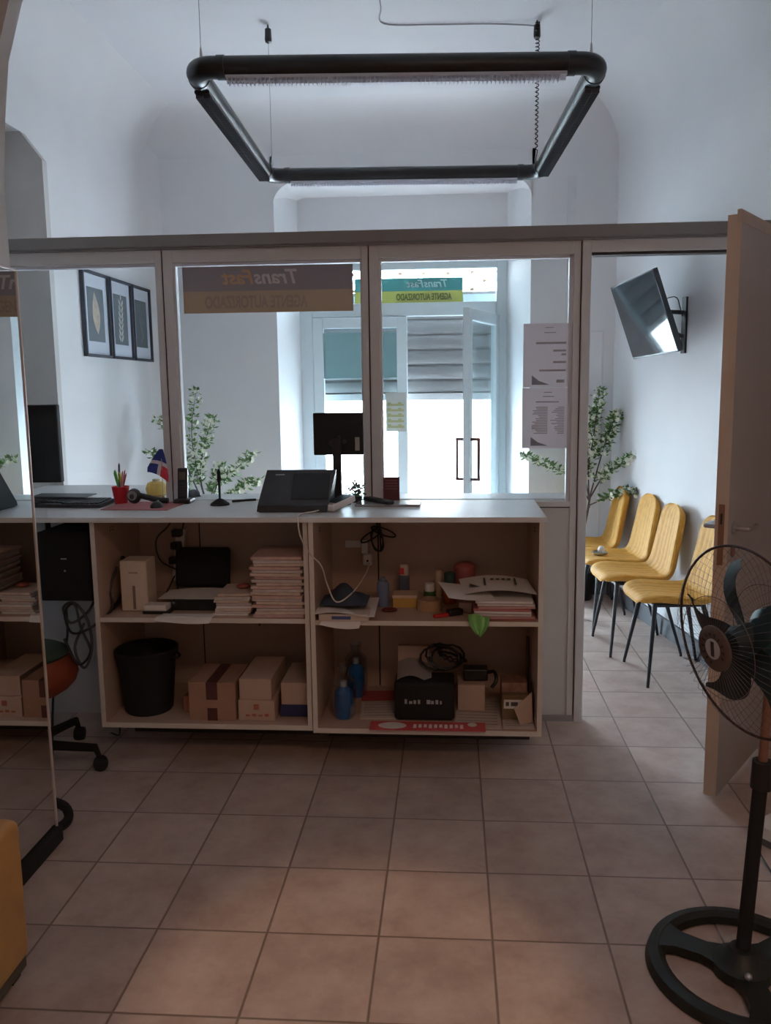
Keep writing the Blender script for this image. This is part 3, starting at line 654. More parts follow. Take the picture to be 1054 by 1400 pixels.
# --- right unit, upper shelf
tr = thing('paper_tray', 'pale document tray with dark blue cloth at the divider on the upper right shelf', 'tray', (-0.565, 1.53, S1))
MB().box(-0.105, 0.105, -0.12, 0.12, 0, 0.030, 0.002).build('tray_body', mat('tray_paper', (0.66, 0.55, 0.48), 0.7), tr)
MB().box(-0.05, 0.03, -0.1212, -0.12, 0.008, 0.022).build('blue_label', mat('label_blue', (0.08, 0.12, 0.30), 0.6), tr)
MB().sheet(lambda u, v: (-0.12+u*0.25, -0.13+v*0.24, 0.034+0.01*math.sin(5*u+3*v)), 10, 8, 0.003).build('top_sheet', paper, tr)
cl = MB().sheet(lambda u, v: ((u-0.5)*0.2, (v-0.5)*0.17, 0.012+0.058*math.sin(PI*u)*math.sin(PI*v)*(1+0.3*math.sin(9*u+7*v))), 16, 12, 0.004).build('crumpled_cloth', mat('navy_cloth', (0.045, 0.06, 0.09), 0.9, var=0.2), smooth=True)
cl.location = (-0.575, 1.545, S1+0.045); tag(cl, 'crumpled dark blue cloth lying on the pale document tray', 'cloth')
rb = MB().box(-0.012, 0.012, -0.02, 0.02, 0, 0.055, 0.004).build('red_marker_box', mat('dim_red', (0.35, 0.04, 0.05), 0.5)); rb.location = (-0.655, 1.72, S1); tag(rb, 'small red box behind the tray against the divider', 'box')
hs = edge_paper(-0.665, -0.50, 1.43, S1+0.001, 'white sheet drooping over the edge below the document tray', 0.03, 0.05)
# sockets on panel
sk = thing('wall_socket', 'white socket with plugged charger on the panel inside the right unit', 'socket', (-0.49, 1.928, 0.80))
MB().box(-0.13, -0.055, -0.01, 0, 0.055, 0.09, 0.003).build('socket_plate', white_p, sk)
MB().box(-0.052, -0.02, -0.035, 0, 0.03, 0.095, 0.006).build('adapter', white_p, sk)
MB().box(-0.045, 0.0, -0.05, -0.01, -0.025, 0.032, 0.01).build('charger', white_p, sk)
MB().sphere((-0.02, -0.052, 0.0), 0.006, 1).build('charger_hole', gap_m, sk)
mb = MB()
for k, (sx_, cx_, rz_) in enumerate(((0.060, 0.03, 0.35), (0.055, -0.035, -0.55), (0.03, 0.0, 1.5), (0.028, 0.0, 1.3))):
    P = [((cx_+sx_*math.cos(t)), 0, 0.016*math.sin(t)) for t in [2*PI*i/24 for i in range(24)]]
    Rm = T(0, -0.01*k, -0.01*k) @ RY(rz_)
    if k >= 2: P = [(0.055*math.cos(t), 0, 0.026*math.sin(t)) for t in [2*PI*i/24 for i in range(24)]]; Rm = T(0.0, -0.008*k, -0.045) @ RY(rz_)
    mb.tube([Rm @ Vector(p) for p in P], 0.004, 6, closed=True)
mb.tube([(-0.012, 0, 0.13), (-0.008, 0, 0.06), (0, 0, 0)], 0.0035, 6); mb.tube([(0.012, 0, 0.13), (0.012, 0, 0.0), (0.014, 0, -0.10)], 0.004, 6)
kn = mb.build('knotted_cable', black, smooth=True); kn.location = (-0.463, 1.90, 0.945); tag(kn, 'black cable tied in a bow under the worktop', 'cable')
whc = mat('white_cable', (0.72, 0.66, 0.62), 0.5)
cable('white_cable', 'white charging cable from the card terminal into the right shelf unit', [(-0.645, 1.575, 1.095), (-0.70, 1.52, 1.088), (-0.745, 1.45, 1.087), (-0.742, 1.395, 1.06), (-0.735, 1.405, 1.0), (-0.70, 1.41, 0.93), (-0.66, 1.45, 0.87), (-0.645, 1.5, 0.78), (-0.60, 1.45, 0.715), (-0.54, 1.5, 0.74), (-0.50, 1.65, 0.78), (-0.50, 1.865, 0.79)], 0.0032, whc)
bl_t = mat_translucent('bluish_plastic', (0.30, 0.36, 0.52), 0.4)
jb = thing('blue_tumbler', 'pale blue frosted plastic bottle near the black hanging cable', 'bottle', (-0.42, 1.66, S1))
MB().lathe([(0.024, 0), (0.027, 0.01), (0.027, 0.10), (0.02, 0.115)], 20).build('body', bl_t, jb, smooth=True); MB().lathe([(0.012, 0.115), (0.012, 0.13)], 14).build('cap', bl_t, jb)
gl = thing('glue_bottle', 'bottle with red and white cap standing behind the yellow tape box', 'bottle', (-0.335, 1.82, S1))
MB().box(-0.024, 0.024, -0.016, 0.016, 0, 0.10, 0.006).build('body', mat('dim_blue_grey', (0.10, 0.11, 0.17), 0.5), gl); MB().box(-0.02, 0.02, -0.014, 0.014, 0.10, 0.155, 0.006).build('cap', mat('cap_white', (0.62, 0.5, 0.46), 0.5), gl)
MB().box(-0.021, 0.0, -0.0155, -0.014, 0.11, 0.14, 0.002).build('cap_mark', red, gl)
ytb = carton('tape_box', 'small yellow box with cream lid on the upper right shelf', -0.375, -0.27, 1.63, 1.72, S1, 0.05, mat('yellow_card', (0.60, 0.34, 0.08), 0.6))
MB().box(-0.055, 0.055, -0.048, 0.048, 0.043, 0.056, 0.002).build('lid', mat('cream_card', (0.68, 0.50, 0.36), 0.6), ytb)
drk = MB().sphere((0, 0, 0.008), 0.03, 2, (1.2, .8, .27)).build('dark_red_purse', mat('dark_red2', (0.14, 0.02, 0.02), 0.6)); drk.location = (-0.385, 1.57, S1); tag(drk, 'small dark red purse in front of the yellow box', 'purse')
tp = thing('tape_roll', 'thick roll of brown packing tape lying flat on the shelf', 'tape', (-0.213, 1.60, S1))
MB().lathe([(0.052, 0), (0.054, 0.002), (0.054, 0.046), (0.052, 0.048), (0.040, 0.048), (0.040, 0.0)], 32, cap=False).build('tape_winding', mat('tape_brown', (0.46, 0.27, 0.15), 0.35), tp, smooth=True)
MB().lathe([(0.040, 0), (0.040, 0.048), (0.036, 0.048), (0.036, 0)], 32, cap=False).build('core', cardb, tp)
wj = thing('white_jar', 'small jar with white cap and green label behind the tape roll', 'jar', (-0.215, 1.74, S1))
MB().lathe([(0.025, 0), (0.027, 0.005), (0.027, 0.05)], 18).build('body', mat('label_green', (0.06, 0.14, 0.03), 0.6), wj, smooth=True); MB().lathe([(0.022, 0.05), (0.022, 0.085)], 18).build('cap', paper, wj, smooth=True)
sc_ = thing('spray_can', 'orange canister with dark green cap left of the papers', 'canister', (-0.125, 1.72, S1))
MB().lathe([(0.028, 0), (0.030, 0.005), (0.030, 0.08)], 20).build('body', mat('can_orange', (0.55, 0.13, 0.03), 0.4), sc_, smooth=True); MB().lathe([(0.026, 0.08), (0.026, 0.135), (0.02, 0.14)], 20).build('cap', mat('dark_teal_cap', (0.03, 0.07, 0.07), 0.5), sc_, smooth=True)
cpb = MB().lathe([(0.018, 0), (0.02, 0.12), (0.014, 0.13)], 14).build('beige_tube', mat('beige_tube', (0.55, 0.40, 0.30), 0.5), smooth=True); cpb.location = (-0.175, 1.80, S1); tag(cpb, 'beige tube standing behind the green capped canister', 'tube')
pk = MB().lathe([(0.04, 0), (0.045, 0.08), (0.05, 0.15), (0.03, 0.165)], 20).build('red_cup', mat('dusky_red', (0.45, 0.12, 0.11), 0.6), smooth=True); pk.location = (-0.055, 1.82, S1); tag(pk, 'dusky red cup standing behind the printed papers', 'cup')
st = thing('stapler', 'red and black hand tool lying at the shelf edge beside the tape roll', 'tool', (-0.135, 1.50, S1), rotz=0.5)
MB().box(-0.065, 0.02, -0.012, 0.012, 0, 0.014, 0.005).build('grip', mat('bright_red', (0.60, 0.03, 0.03), 0.4), st); MB().box(0.0, 0.07, -0.018, 0.018, 0.0, 0.028, 0.008).build('head', black, st)
carton('medicine_box', 'small pinkish box in front of the red cup', -0.085, -0.03, 1.55, 1.58, S1, 0.045, mat('pinkish_card', (0.55, 0.36, 0.32), 0.7))
papers('paper_stack', 'stack of red folders and white papers at the right end of the shelf', 'papers', -0.01, 0.225, 1.435, 1.72, S1, 0.085, 8, [mat('folder_red', (0.48, 0.16, 0.15), 0.7, var=0.1), mat('folder_pink', (0.55, 0.30, 0.28), 0.7), pf[2], paper], 0.012)
pp = thing('printed_sheet', 'curled printed sheet lying over the stack of red folders', 'paper', (0.07, 1.56, S1+0.093))
MB().sheet(lambda u, v: (-0.135+u*0.30-0.02*v, -0.11+v*0.22, 0.016+0.018*math.sin(PI*u)+0.012*v-0.0*u), 14, 8, 0.001).build('page', paper, pp, smooth=True)
mb = MB()
for (x, y0, y1) in ((-0.05, -0.05, 0.06), (0.08, -0.04, 0.06)): mb.box(x, x+0.008, y0, y1, 0.0, 0.0008, R=T(0, 0, 0.042) @ RX(0.05))
for k in range(4): mb.box(-0.02+k*0.024, -0.006+k*0.024, 0.03, 0.05, 0, 0.0008, R=T(0, 0, 0.043) @ RX(0.05))
mb.prism([(-0.11, -0.05), (-0.07, -0.05), (-0.11, 0.0)], 0.0, 0.0008, R=T(0, 0, 0.034))
mb.build('print', ink, pp)
pp2 = MB().sheet(lambda u, v: (-0.11+u*0.2, -0.09+v*0.2, 0.004+0.022*(1-u)*(1-u)+0.01*math.sin(2*v)), 10, 8, 0.001).build('blank_sheet', paper, smooth=True); pp2.location = (-0.045, 1.50, S1+0.090); pp2.rotation_euler = (0.06, 0, 0.25)
tag(pp2, 'blank curled sheet sticking out left of the printed sheet', 'paper')
gb = MB().sheet(lambda u, v: Vector(((u-0.5)*0.09*(1-0.8*v*v), -0.022+0.03*(1-v)-0.006*math.sin(7*u), 0.03-0.075*v+0.008*math.sin(6*u))), 12, 10, 0.002).build('green_bag', mat('green_film', (0.16, 0.38, 0.08), 0.4, var=0.2), smooth=True); gb.location = (-0.005, 1.402, S1); tag(gb, 'green plastic scrap hanging over the right shelf edge', 'bag')

# --- right unit, lower shelf
blue = mat('blue_liquid', (0.03, 0.16, 0.42), 0.3, var=0.1); film = mat_glass('plastic_film', (0.80, 0.86, 0.90), 0.25)
for lab, x, y, h in (('nearer blue plastic bottle in a clear bag by the divider', -0.59, 1.545, 0.165), ('farther blue plastic bottle in a clear bag by the divider', -0.565, 1.80, 0.185)):
    b_ = thing('blue_bottle', lab, 'bottle', (x, y, SR))
    MB().lathe([(0.036, 0), (0.040, 0.01), (0.040, h*0.70), (0.016, h*0.85)], 18).build('body', blue, b_, smooth=True); MB().lathe([(0.014, h*0.85), (0.014, h)], 12).build('cap', mat('cap_pale', (0.5, 0.55, 0.6), 0.5), b_)
    MB().lathe([(0.046, 0.0), (0.055, 0.06), (0.052, h), (0.02, h+0.03), (0.03, h+0.07)], 14, cap=False).build('clear_bag', film, b_)
def news(label, x0, x1, y0, y1, z, rz, redb=False, th=0.004):
    t = thing('newspaper', label, 'newspaper', ((x0+x1)/2, (y0+y1)/2, z), rotz=rz); w = (x1-x0)/2; d = (y1-y0)/2
    MB().box(-w, w, -d, d, 0, th, 0.001).build('pages', mat('newsprint', (0.60, 0.50, 0.45), 0.9, var=0.05), t)
    mb = MB()
    for k in range(9): mb.box(-w*0.85, w*0.85, -d*0.8+k*d*0.18, -d*0.8+k*d*0.18+0.005, th, th+0.0006)
    mb.build('print', grey_ink, t)
    if redb:
        MB().box(-w, w, d*0.2, d*0.95, th, th+0.0012).build('red_banner', mat('banner_red', (0.42, 0.07, 0.07), 0.7), t)
    return t
news('folded newspaper with red heading beside the blue bottles', -0.53, -0.33, 1.52, 1.86, SR, 0.08, True)
news('newspaper lying under the black bag at the right', -0.10, 0.10, 1.44, 1.80, SR, -0.05)
news('newspaper under the labelled boxes at the right end', 0.10, 0.232, 1.44, 1.70, SR, 0.0)
rd = thing('red_flyer', 'long red flyer with white lettering hanging at the front of the bottom board', 'flyer', (-0.22, 1.44, SR+0.0055))
MB().box(-0.245, 0.245, -0.045, 0.045, 0, 0.002).build('page', mat('flyer_red', (0.55, 0.07, 0.07), 0.6, var=0.08), rd)
mb = MB(); mb.lathe([(0.055, 0.002), (0.055, 0.003)], 24, R=T(-0.15, 0, 0) @ Matrix.Diagonal((1.1, 0.6, 1, 1))); mb.lathe([(0.02, 0.002), (0.02, 0.003)], 20, R=T(0.19, 0.02, 0))
mb.build('white_oval', paper, rd)
mb = MB()
for k in range(10): mb.box(-0.06+k*0.022, -0.047+k*0.022, -0.022+0.004*(k % 3), 0.016, 0.002, 0.003)
mb.build('white_lettering', paper, rd)
bg_ = thing('black_bag', 'black carrier bag with pale lettering, coil of cable on top', 'bag', (-0.235, 1.56, SR+0.0045))
MB().box(-0.13, 0.13, -0.055, 0.09, 0, 0.17, 0.014, seg=3).build('bag_body', black_matte, bg_, smooth=True)
mb = MB()
for k, (wd, hh) in enumerate(((.010, .02), (.014, .012), (.012, .016), (.010, .018), (.0, .0), (.016, .018), (.012, .014), (.012, .018), (.008, .014))): 
    if wd: mb.box(-0.085+k*0.019, -0.085+k*0.019+wd, -0.0562, -0.055, 0.075, 0.075+hh)
mb.build('pale_lettering', mat('letter_grey', (0.38, 0.36, 0.36), 0.6), bg_)
MB().sheet(lambda u, v: Vector((-0.12+u*0.15, -0.02+v*0.10, 0.172+0.045*v+0.02*math.sin(4*u))), 8, 6, 0.003).build('folded_flap', mat('plastic_grey', (0.28, 0.24, 0.23), 0.6), bg_)
cbx = carton('pale_sleeve', 'cream envelope standing behind the black bag', -0.36, -0.22, 1.70, 1.74, SR+0.0045, 0.27, cardw)
mb = MB()
for k in range(6):
    Rm = T(-0.15+0.012*k-0.02, 1.60+0.006*k, SR+0.255+0.006*math.sin(k*2)) @ RZ(0.3*k) @ RX(0.9-0.12*k) @ RY(0.25*math.sin(k*1.7))
    rx, ry = 0.085-0.006*(k % 3), 0.055+0.006*(k % 2)
    mb.tube([Rm @ Vector((rx*math.cos(2*PI*i/28), ry*math.sin(2*PI*i/28), 0.004*math.sin(3*i))) for i in range(28)], 0.005, 6, closed=True)
cc = mb.build('coiled_cable', black, smooth=True); tag(cc, 'coil of thick black cable lying on the black bag', 'cable')
for v_ in cc.data.vertices: v_.co -= Vector((-0.14, 1.60, SR+0.17))
cc.location = (-0.14, 1.60, SR+0.17)
carton('cream_carton', 'plain cream carton between the black bag and labelled boxes', -0.09, 0.03, 1.62, 1.78, SR+0.0045, 0.12, cardw)
ad = thing('power_adapter', 'black power adapter with cord on the cream carton', 'adapter', (-0.01, 1.70, SR+0.125))
MB().box(-0.055, 0.055, -0.035, 0.035, 0, 0.055, 0.006).build('adapter_body', black, ad); MB().tube(curve_pts([(0.05, 0, 0.03), (0.085, -0.02, 0.04), (0.09, -0.05, 0.01), (0.07, -0.06, -0.02)], 5), 0.008, 8).build('cord', black, ad)
olive = mat('olive_card', (0.20, 0.13, 0.06), 0.7)
ob = carton('labelled_box', 'olive box with white label at the right end of the bottom board', 0.10, 0.215, 1.53, 1.68, SR+0.0045, 0.11, olive)
MB().box(-0.05, 0.03, -0.077, -0.0755, 0.05, 0.09).build('label', paper, ob)
mb = MB(); mb.box(-0.042, -0.028, -0.0782, -0.077, 0.062, 0.08); mb.box(-0.02, 0.01, -0.0782, -0.077, 0.062, 0.08); mb.build('label_print', ink, ob)
carton('plaid_box', 'reddish brown box stacked on the olive labelled box', 0.10, 0.21, 1.56, 1.66, SR+0.115, 0.045, mat('plaid_brown', (0.30, 0.16, 0.12), 0.7, var=0.3, scale=40))
fe = MB().prism([(0, 0), (0.055, 0.005), (0.05, 0.14), (-0.03, 0.075)], 0, 0.003, axis='y').build('folded_leaflet', cardw); fe.location = (0.175, 1.475, SR+0.0045); fe.rotation_euler = (0, 0, 0.3); tag(fe, 'pale folded leaflet leaning in front of the olive box', 'leaflet')
stk = MB().tube([(0, 0, 0), (0.0, 0.03, 0.31)], 0.007, 8).build('dark_stick', mat('dark_stick', (0.06, 0.05, 0.03), 0.6)); stk.location = (0.226, 1.70, SR+0.005); tag(stk, 'dark thin stick standing against the right side panel', 'stick')

# ================================================================== ON THE COUNTER
Z = CZ+0.0005
mo = thing('computer_monitor', 'black computer monitor turned away beside the mirror', 'monitor', (-2.225, 1.74, Z))
MB().box(-0.17, 0.334, -0.015, 0.02, 0.112, 0.465, 0.006).build('screen_body', black_matte, mo)
MB().box(-0.03, 0.03, 0.02, 0.045, 0.0, 0.25).build('stand', black, mo); MB().box(-0.10, 0.09, -0.03, 0.12, 0.0, 0.010, 0.004).build('foot', black, mo)
kb = thing('keyboard', 'black computer keyboard lying beside the mirror edge', 'keyboard', (-1.90, 1.78, Z), rotz=-0.03, )
MB().box(-0.22, 0.20, -0.085, 0.075, 0, 0.02, 0.004, R=RX(0.05)).build('case', dark, kb)
mb = MB()
for r_ in range(5):
    for k in range(18):
        if (r_ == 0 and 4 < k < 10): continue
        mb.box(-0.21+k*0.0225, -0.192+k*0.0225, -0.075+r_*0.028, -0.052+r_*0.028, 0.019, 0.026, 0.0, R=RX(0.05))
mb.build('keys', mat('key_grey', (0.02, 0.02, 0.024), 0.5), kb)
fl_ = MB().box(-0.16, 0.12, -0.06, 0.05, 0, 0.004, 0.001).build('dark_folder', dark); fl_.location = (-1.93, 1.86, Z+0.034); fl_.rotation_euler = (0.03, 0, -0.05); tag(fl_, 'thin dark folder lying over the back of the keyboard', 'folder')
pc_ = thing('pen_cup', 'red plastic cup full of green, yellow and pink pens', 'pen cup', (-1.655, 1.82, Z))
MB().lathe([(0.028, 0), (0.029, 0.003), (0.040, 0.082), (0.041, 0.083), (0.038, 0.083), (0.027, 0.006)], 24, cap=True).build('cup', red, pc_, smooth=True)
for i, (c, a, t, h, r_) in enumerate((((0.10, 0.55, 0.08), 2.8, 0.25, 0.155, 0.006), ((0.10, 0.45, 0.06), 3.3, 0.22, 0.150, 0.007), ((0.55, 0.60, 0.05), 4.5, 0.10, 0.145, 0.006), ((0.62, 0.50, 0.05), 5.2, 0.07, 0.14, 0.006), ((0.10, 0.12, 0.22), 1.0, 0.04, 0.185, 0.005), ((0.65, 0.30, 0.32), 0.1, 0.22, 0.155, 0.004), ((0.62, 0.32, 0.25), 5.9, 0.18, 0.15, 0.004), ((0.50, 0.10, 0.12), 0.6, 0.28, 0.14, 0.004))):
    d = Vector((math.cos(a)*t, math.sin(a)*t, 1)).normalized(); b0 = Vector((-math.cos(a)*0.008, -math.sin(a)*0.008, 0.008))
    MB().tube([b0, b0+d*(h-0.012), b0+d*h], [r_, r_, r_*0.3], 8).build('pen', mat('pen_%d' % i, c, 0.4), pc_)
pad = MB().box(-0.155, 0.155, -0.12, 0.14, 0, 0.004, 0.0015).build('mouse_pad', mat('mouse_pad_red', (0.42, 0.14, 0.14), 0.6, var=0.15, scale=12)); pad.location = (-1.51, 1.735, Z); pad.rotation_euler = (0, 0, -0.05); tag(pad, 'dusky red mouse pad beside the barcode scanner', 'mouse pad')
ms_ = thing('computer_mouse', 'small black mouse lying on the red mouse pad', 'mouse', (-1.435, 1.68, Z+0.0045))
MB().sphere((0, 0, 0), 0.03, 3, (0.95, 1.3, 0.9)).build('body', black, ms_, smooth=True)
bmx = bmesh.new(); bmx.from_mesh(ms_.children[0].data); bmesh.ops.bisect_plane(bmx, geom=bmx.verts[:]+bmx.edges[:]+bmx.faces[:], plane_co=(0, 0, 0), plane_no=(0, 0, -1), clear_outer=True)
bmesh.ops.holes_fill(bmx, edges=bmx.edges[:]); bmx.to_mesh(ms_.children[0].data); bmx.free()
MB().box(-0.003, 0.003, 0.01, 0.025, 0.020, 0.029, 0.001).build('wheel', mat('wheel_grey', (0.2, 0.2, 0.2), 0.5), ms_)
scn = thing('barcode_scanner', 'black handheld barcode scanner lying behind the mouse', 'scanner', (-1.55, 1.79, Z+0.005))
MB().sphere((-0.03, 0.0, 0.036), 0.036, 3, (0.9, 0.9, 1.0)).build('head', dark, scn, smooth=True)
MB().tube(curve_pts([(-0.02, 0, 0.042), (0.03, 0, 0.030), (0.08, 0.0, 0.017), (0.13, 0.0, 0.014)], 5), 0.0135, 10).build('grip', black, scn, smooth=True)
MB().lathe([(0.02, 0), (0.022, 0.01)], 16, R=T(-0.028, -0.02, 0.042) @ RX(PI/2)).build('window', mat('scanner_window', (0.3, 0.32, 0.34), 0.2), scn)
fg = thing('desk_flag', 'small blue, red and white flag with a white cross on a gold stand', 'flag', (-1.468, 1.86, Z+0.0005))
MB().lathe([(0.026, 0), (0.024, 0.006), (0.006, 0.026), (0.003, 0.03)], 4, R=RZ(0.6)).build('stand', mat('gold_stand', (0.36, 0.24, 0.12), 0.4, metal=0.4), fg)
MB().tube([(0, 0, 0.02), (0.0, 0.0, 0.255)], 0.0018, 6).build('pole', mat('pole_pale', (0.5, 0.42, 0.35), 0.5), fg)
# flag cloth hanging diagonally from the pole, quartered
def flagp(u, v):
    w = 0.018+0.085*min(1, u*1.25)
    return Vector((0.004+(v-0.62)*w-0.012*u, -0.004-0.006*math.sin(5*u+3*v), 0.252-0.118*u-0.045*(v-0.3)**2*u+0.03*(v-0.5)*u*-1))
def patch(u0, u1, v0, v1): return MB().sheet(lambda a, b: flagp(u0+(u1-u0)*a, v0+(v1-v0)*b), 8, 6, 0.0008)
fb = mat('flag_blue', (0.02, 0.04, 0.24), 0.7); frd = mat('flag_red', (0.52, 0.02, 0.04), 0.7); fwh = mat('flag_white', (0.8, 0.78, 0.80), 0.7)
patch(0, 0.46, 0, 1).build('blue_quarter', fb, fg); patch(0.60, 1, 0, 0.46).build('blue_quarter', fb, fg)
patch(0.60, 1.0, 0.62, 1).build('red_quarter', frd, fg)
patch(0.46, 0.60, 0, 1.0).build('white_cross', fwh, fg); patch(0.60, 1.0, 0.46, 0.62).build('white_cross', fwh, fg)
cpn = thing('cordless_phone', 'black cordless phone standing in its base by the partition post', 'phone', (-1.368, 1.84, Z))
MB().box(-0.038, 0.045, -0.035, 0.05, 0, 0.022, 0.008).build('base', black, cpn)
hb = MB().box(-0.0235, 0.0235, -0.012, 0.014, 0.012, 0.165, 0.007, R=RX(-0.12)).build('handset', black, cpn)
MB().box(-0.015, 0.015, -0.0125, -0.0118, 0.11, 0.145, 0.0, R=RX(-0.12)).build('display', mat('phone_display', (0.12, 0.09, 0.05), 0.3), hb)
mb = MB()
for r_ in range(5):
    for k in range(3): mb.box(-0.014+k*0.011, -0.007+k*0.011, -0.0135, -0.0118, 0.035+r_*0.013, 0.043+r_*0.013, R=RX(-0.12))
mb.build('keypad', mat('key_blue', (0.04, 0.035, 0.07), 0.5), hb)
an = thing('desk_antenna', 'black mushroom antenna on a round base beside the phone', 'antenna', (-1.175, 1.78, Z))
MB().lathe([(0.044, 0), (0.042, 0.008), (0.016, 0.026), (0.006, 0.03)], 24).build('base', black_matte, an, smooth=True)
MB().lathe([(0.005, 0.028), (0.006, 0.10), (0.009, 0.115), (0.008, 0.15), (0.004, 0.165)], 12).build('mast', black_matte, an, smooth=True)
cable('antenna_cable', 'short black stick like cable behind the antenna', [(-1.14, 1.86, Z+0.006), (-1.08, 1.90, Z+0.006), (-1.04, 1.915, Z+0.006)], 0.006)
dv_ = MB().sphere((0, 0, 0), 0.038, 3, (1.0, 1.0, 0.95)).build('speaker_puck', dark, smooth=True)
bmx = bmesh.new(); bmx.from_mesh(dv_.data); bmesh.ops.bisect_plane(bmx, geom=bmx.verts[:]+bmx.edges[:]+bmx.faces[:], plane_co=(0, 0, 0), plane_no=(0, 0, -1), clear_outer=True); bmesh.ops.holes_fill(bmx, edges=bmx.edges[:]); bmx.to_mesh(dv_.data); bmx.free()
dv_.location = (-1.40, 2.10, 1.0785); tag(dv_, 'dark dome shaped device on the customer ledge behind the glass', 'device')
yj = thing('yellow_jar', 'round yellow jar on the ledge behind the small flag', 'jar', (-1.585, 2.10, 1.0785))
MB().lathe([(0.03, 0), (0.05, 0.012), (0.056, 0.04), (0.045, 0.07), (0.02, 0.078)], 24).build('body', mat('jar_yellow', (0.75, 0.48, 0.12), 0.4), yj, smooth=True); MB().lathe([(0.02, 0.078), (0.02, 0.088)], 16).build('lid', mat('jar_lid', (0.7, 0.6, 0.4), 0.5), yj)
# POS terminal
ps = thing('point_of_sale_terminal', 'large black cash terminal with slanted screen facing the glass', 'terminal', (-0.79, 1.61, Z))
MB().prism([(-0.07, 0.004), (0.14, 0.004), (0.14, 0.02), (0.055, 0.172), (0.035, 0.172), (-0.07, 0.03)], -0.158, 0.145, axis='x', R=Matrix(((1, 0.0, 0.16, 0), (0, 1, 0, 0), (0, 0, 1, 0), (0, 0, 0, 1)))).build('housing', dark, ps)
Rs = T(0, -0.0705, 0.0305) @ RX(-math.atan2(0.105, 0.142))
def shx(v): return v
mb = MB(); mb.box(-0.01, 0.150, -0.004, 0.0, 0.03, 0.160, 0.002, R=T(0, -0.069, 0.028) @ RX(-0.636)); mb.build('cover_panel', mat('pos_panel', (0.02, 0.024, 0.03), 0.25), ps)
MB().box(-0.15, 0.14, -0.06, 0.13, 0, 0.004).build('rubber_feet', black, ps)
mb = MB(); mb.box(-0.09, -0.05, -0.002, 0.0, 0.152, 0.157, R=T(0, -0.069, 0.028) @ RX(-0.636)); mb.build('logo_mark', mat('logo_grey', (0.4, 0.42, 0.45), 0.5), ps)
cdsp = thing('customer_display', 'black customer display on a pole, back towards us', 'display', (-0.632, 1.80, Z))
MB().box(-0.105, 0.12, -0.012, 0.012, 0.225, 0.415, 0.005).build('screen_body', black_matte, cdsp)
MB().box(-0.019, 0.019, -0.018, 0.010, 0.0, 0.30, 0.004).build('pole', black, cdsp)
MB().lathe([(0.06, 0), (0.058, 0.008), (0.02, 0.014)], 24).build('base', black, cdsp)
MB().box(0.084, 0.104, -0.0135, -0.0115, 0.245, 0.305).build('label_sticker', mat('sticker', (0.32, 0.30, 0.26), 0.6), cdsp)
for k, (a, b_, r_) in enumerate(((-0.02, 0.28, 0.016), (0.035, 0.285, 0.010), (0.01, 0.305, 0.008))): MB().lathe([(r_, 0), (r_, 0.003)], 14, R=T(a, -0.012, b_) @ RX(PI/2)).build('screw_cover', black, cdsp)
ct = thing('card_terminal', 'white card payment terminal with dark screen', 'card reader', (-0.600, 1.615, Z), rotz=-0.6)
MB().box(-0.036, 0.036, -0.075, 0.075, 0, 0.030, 0.008, R=RX(0.2) @ T(0, 0, 0.018)).build('body', white_p, ct)
MB().box(-0.028, 0.028, -0.045, 0.060, 0.047, 0.050, 0.0, R=RX(0.2)).build('screen', black, ct)
mb = MB(); [mb.box(-0.02+k*0.016, -0.012+k*0.016, -0.066, -0.058, 0.047, 0.050, R=RX(0.2)) for k in range(3)]; mb.build('buttons', mat('btn_grey', (0.3, 0.3, 0.3), 0.5), ct)
pl = thing('small_potted_plant', 'small pink flowering plant in a dark pot beside the customer display', 'plant', (-0.555, 1.86, Z))
MB().lathe([(0.022, 0), (0.028, 0.03), (0.03, 0.032)], 16).build('pot', black, pl)
mb = MB()
for k in range(170):
    a = random.uniform(0, 2*PI); r_ = random.uniform(0, 0.045); z = 0.030+random.uniform(0.0, 0.055); p = Vector((r_*math.cos(a), r_*math.sin(a), z)); d = Vector((random.uniform(-1, 1), random.uniform(-1, 1), random.uniform(-.3, 1))).normalized()*0.014; n_ = d.orthogonal().normalized()*0.006
    mb.quad(p, p+d*0.5+n_, p+d, p+d*0.5-n_)
mb.build('foliage', mat('dull_green', (0.08, 0.11, 0.07), 0.7), pl)
mb = MB()
for (x, y, z) in ((-0.005, -0.01, 0.10), (0.012, 0.0, 0.08), (0.018, -0.02, 0.06), (-0.02, -0.015, 0.065)): mb.sphere((x, y, z), 0.007, 1)
mb.tube([(0, 0, 0.03), (-0.004, -0.008, 0.10)], 0.001, 5); mb.build('blossom', mat('pink_blossom', (0.50, 0.18, 0.22), 0.6), pl)
bk = thing('leaflet_holder', 'dark red booklet standing against the glass behind the remote', 'booklet', (-0.396, 1.90, Z))
MB().box(-0.038, 0.038, 0, 0.012, 0, 0.112, 0.001, R=RX(-0.08)).build('cover', mat('booklet_red', (0.10, 0.012, 0.018), 0.5), bk)
mb = MB()
for k in range(4): mb.box(-0.028, 0.028, -0.001, 0.0, 0.055+k*0.013, 0.059+k*0.013, R=RX(-0.08))
mb.build('printed_lines', mat('booklet_print', (0.25, 0.06, 0.07), 0.6), bk)
gtr = MB().box(-0.145, 0.145, -0.07, 0.07, 0, 0.010, 0.003).build('glass_tray', mat('grey_glassy', (0.34, 0.34, 0.36), 0.2)); gtr.location = (-0.40, 1.78, Z); gtr.rotation_euler = (0, 0, -0.02); tag(gtr, 'flat grey tray on the worktop under the remote control', 'tray')
rm = thing('remote_control', 'black remote control lying on the grey tray', 'remote control', (-0.445, 1.775, Z+0.0105), rotz=-0.9)
MB().box(-0.10, 0.10, -0.02, 0.02, 0, 0.018, 0.006).build('body', black, rm)
mb = MB()
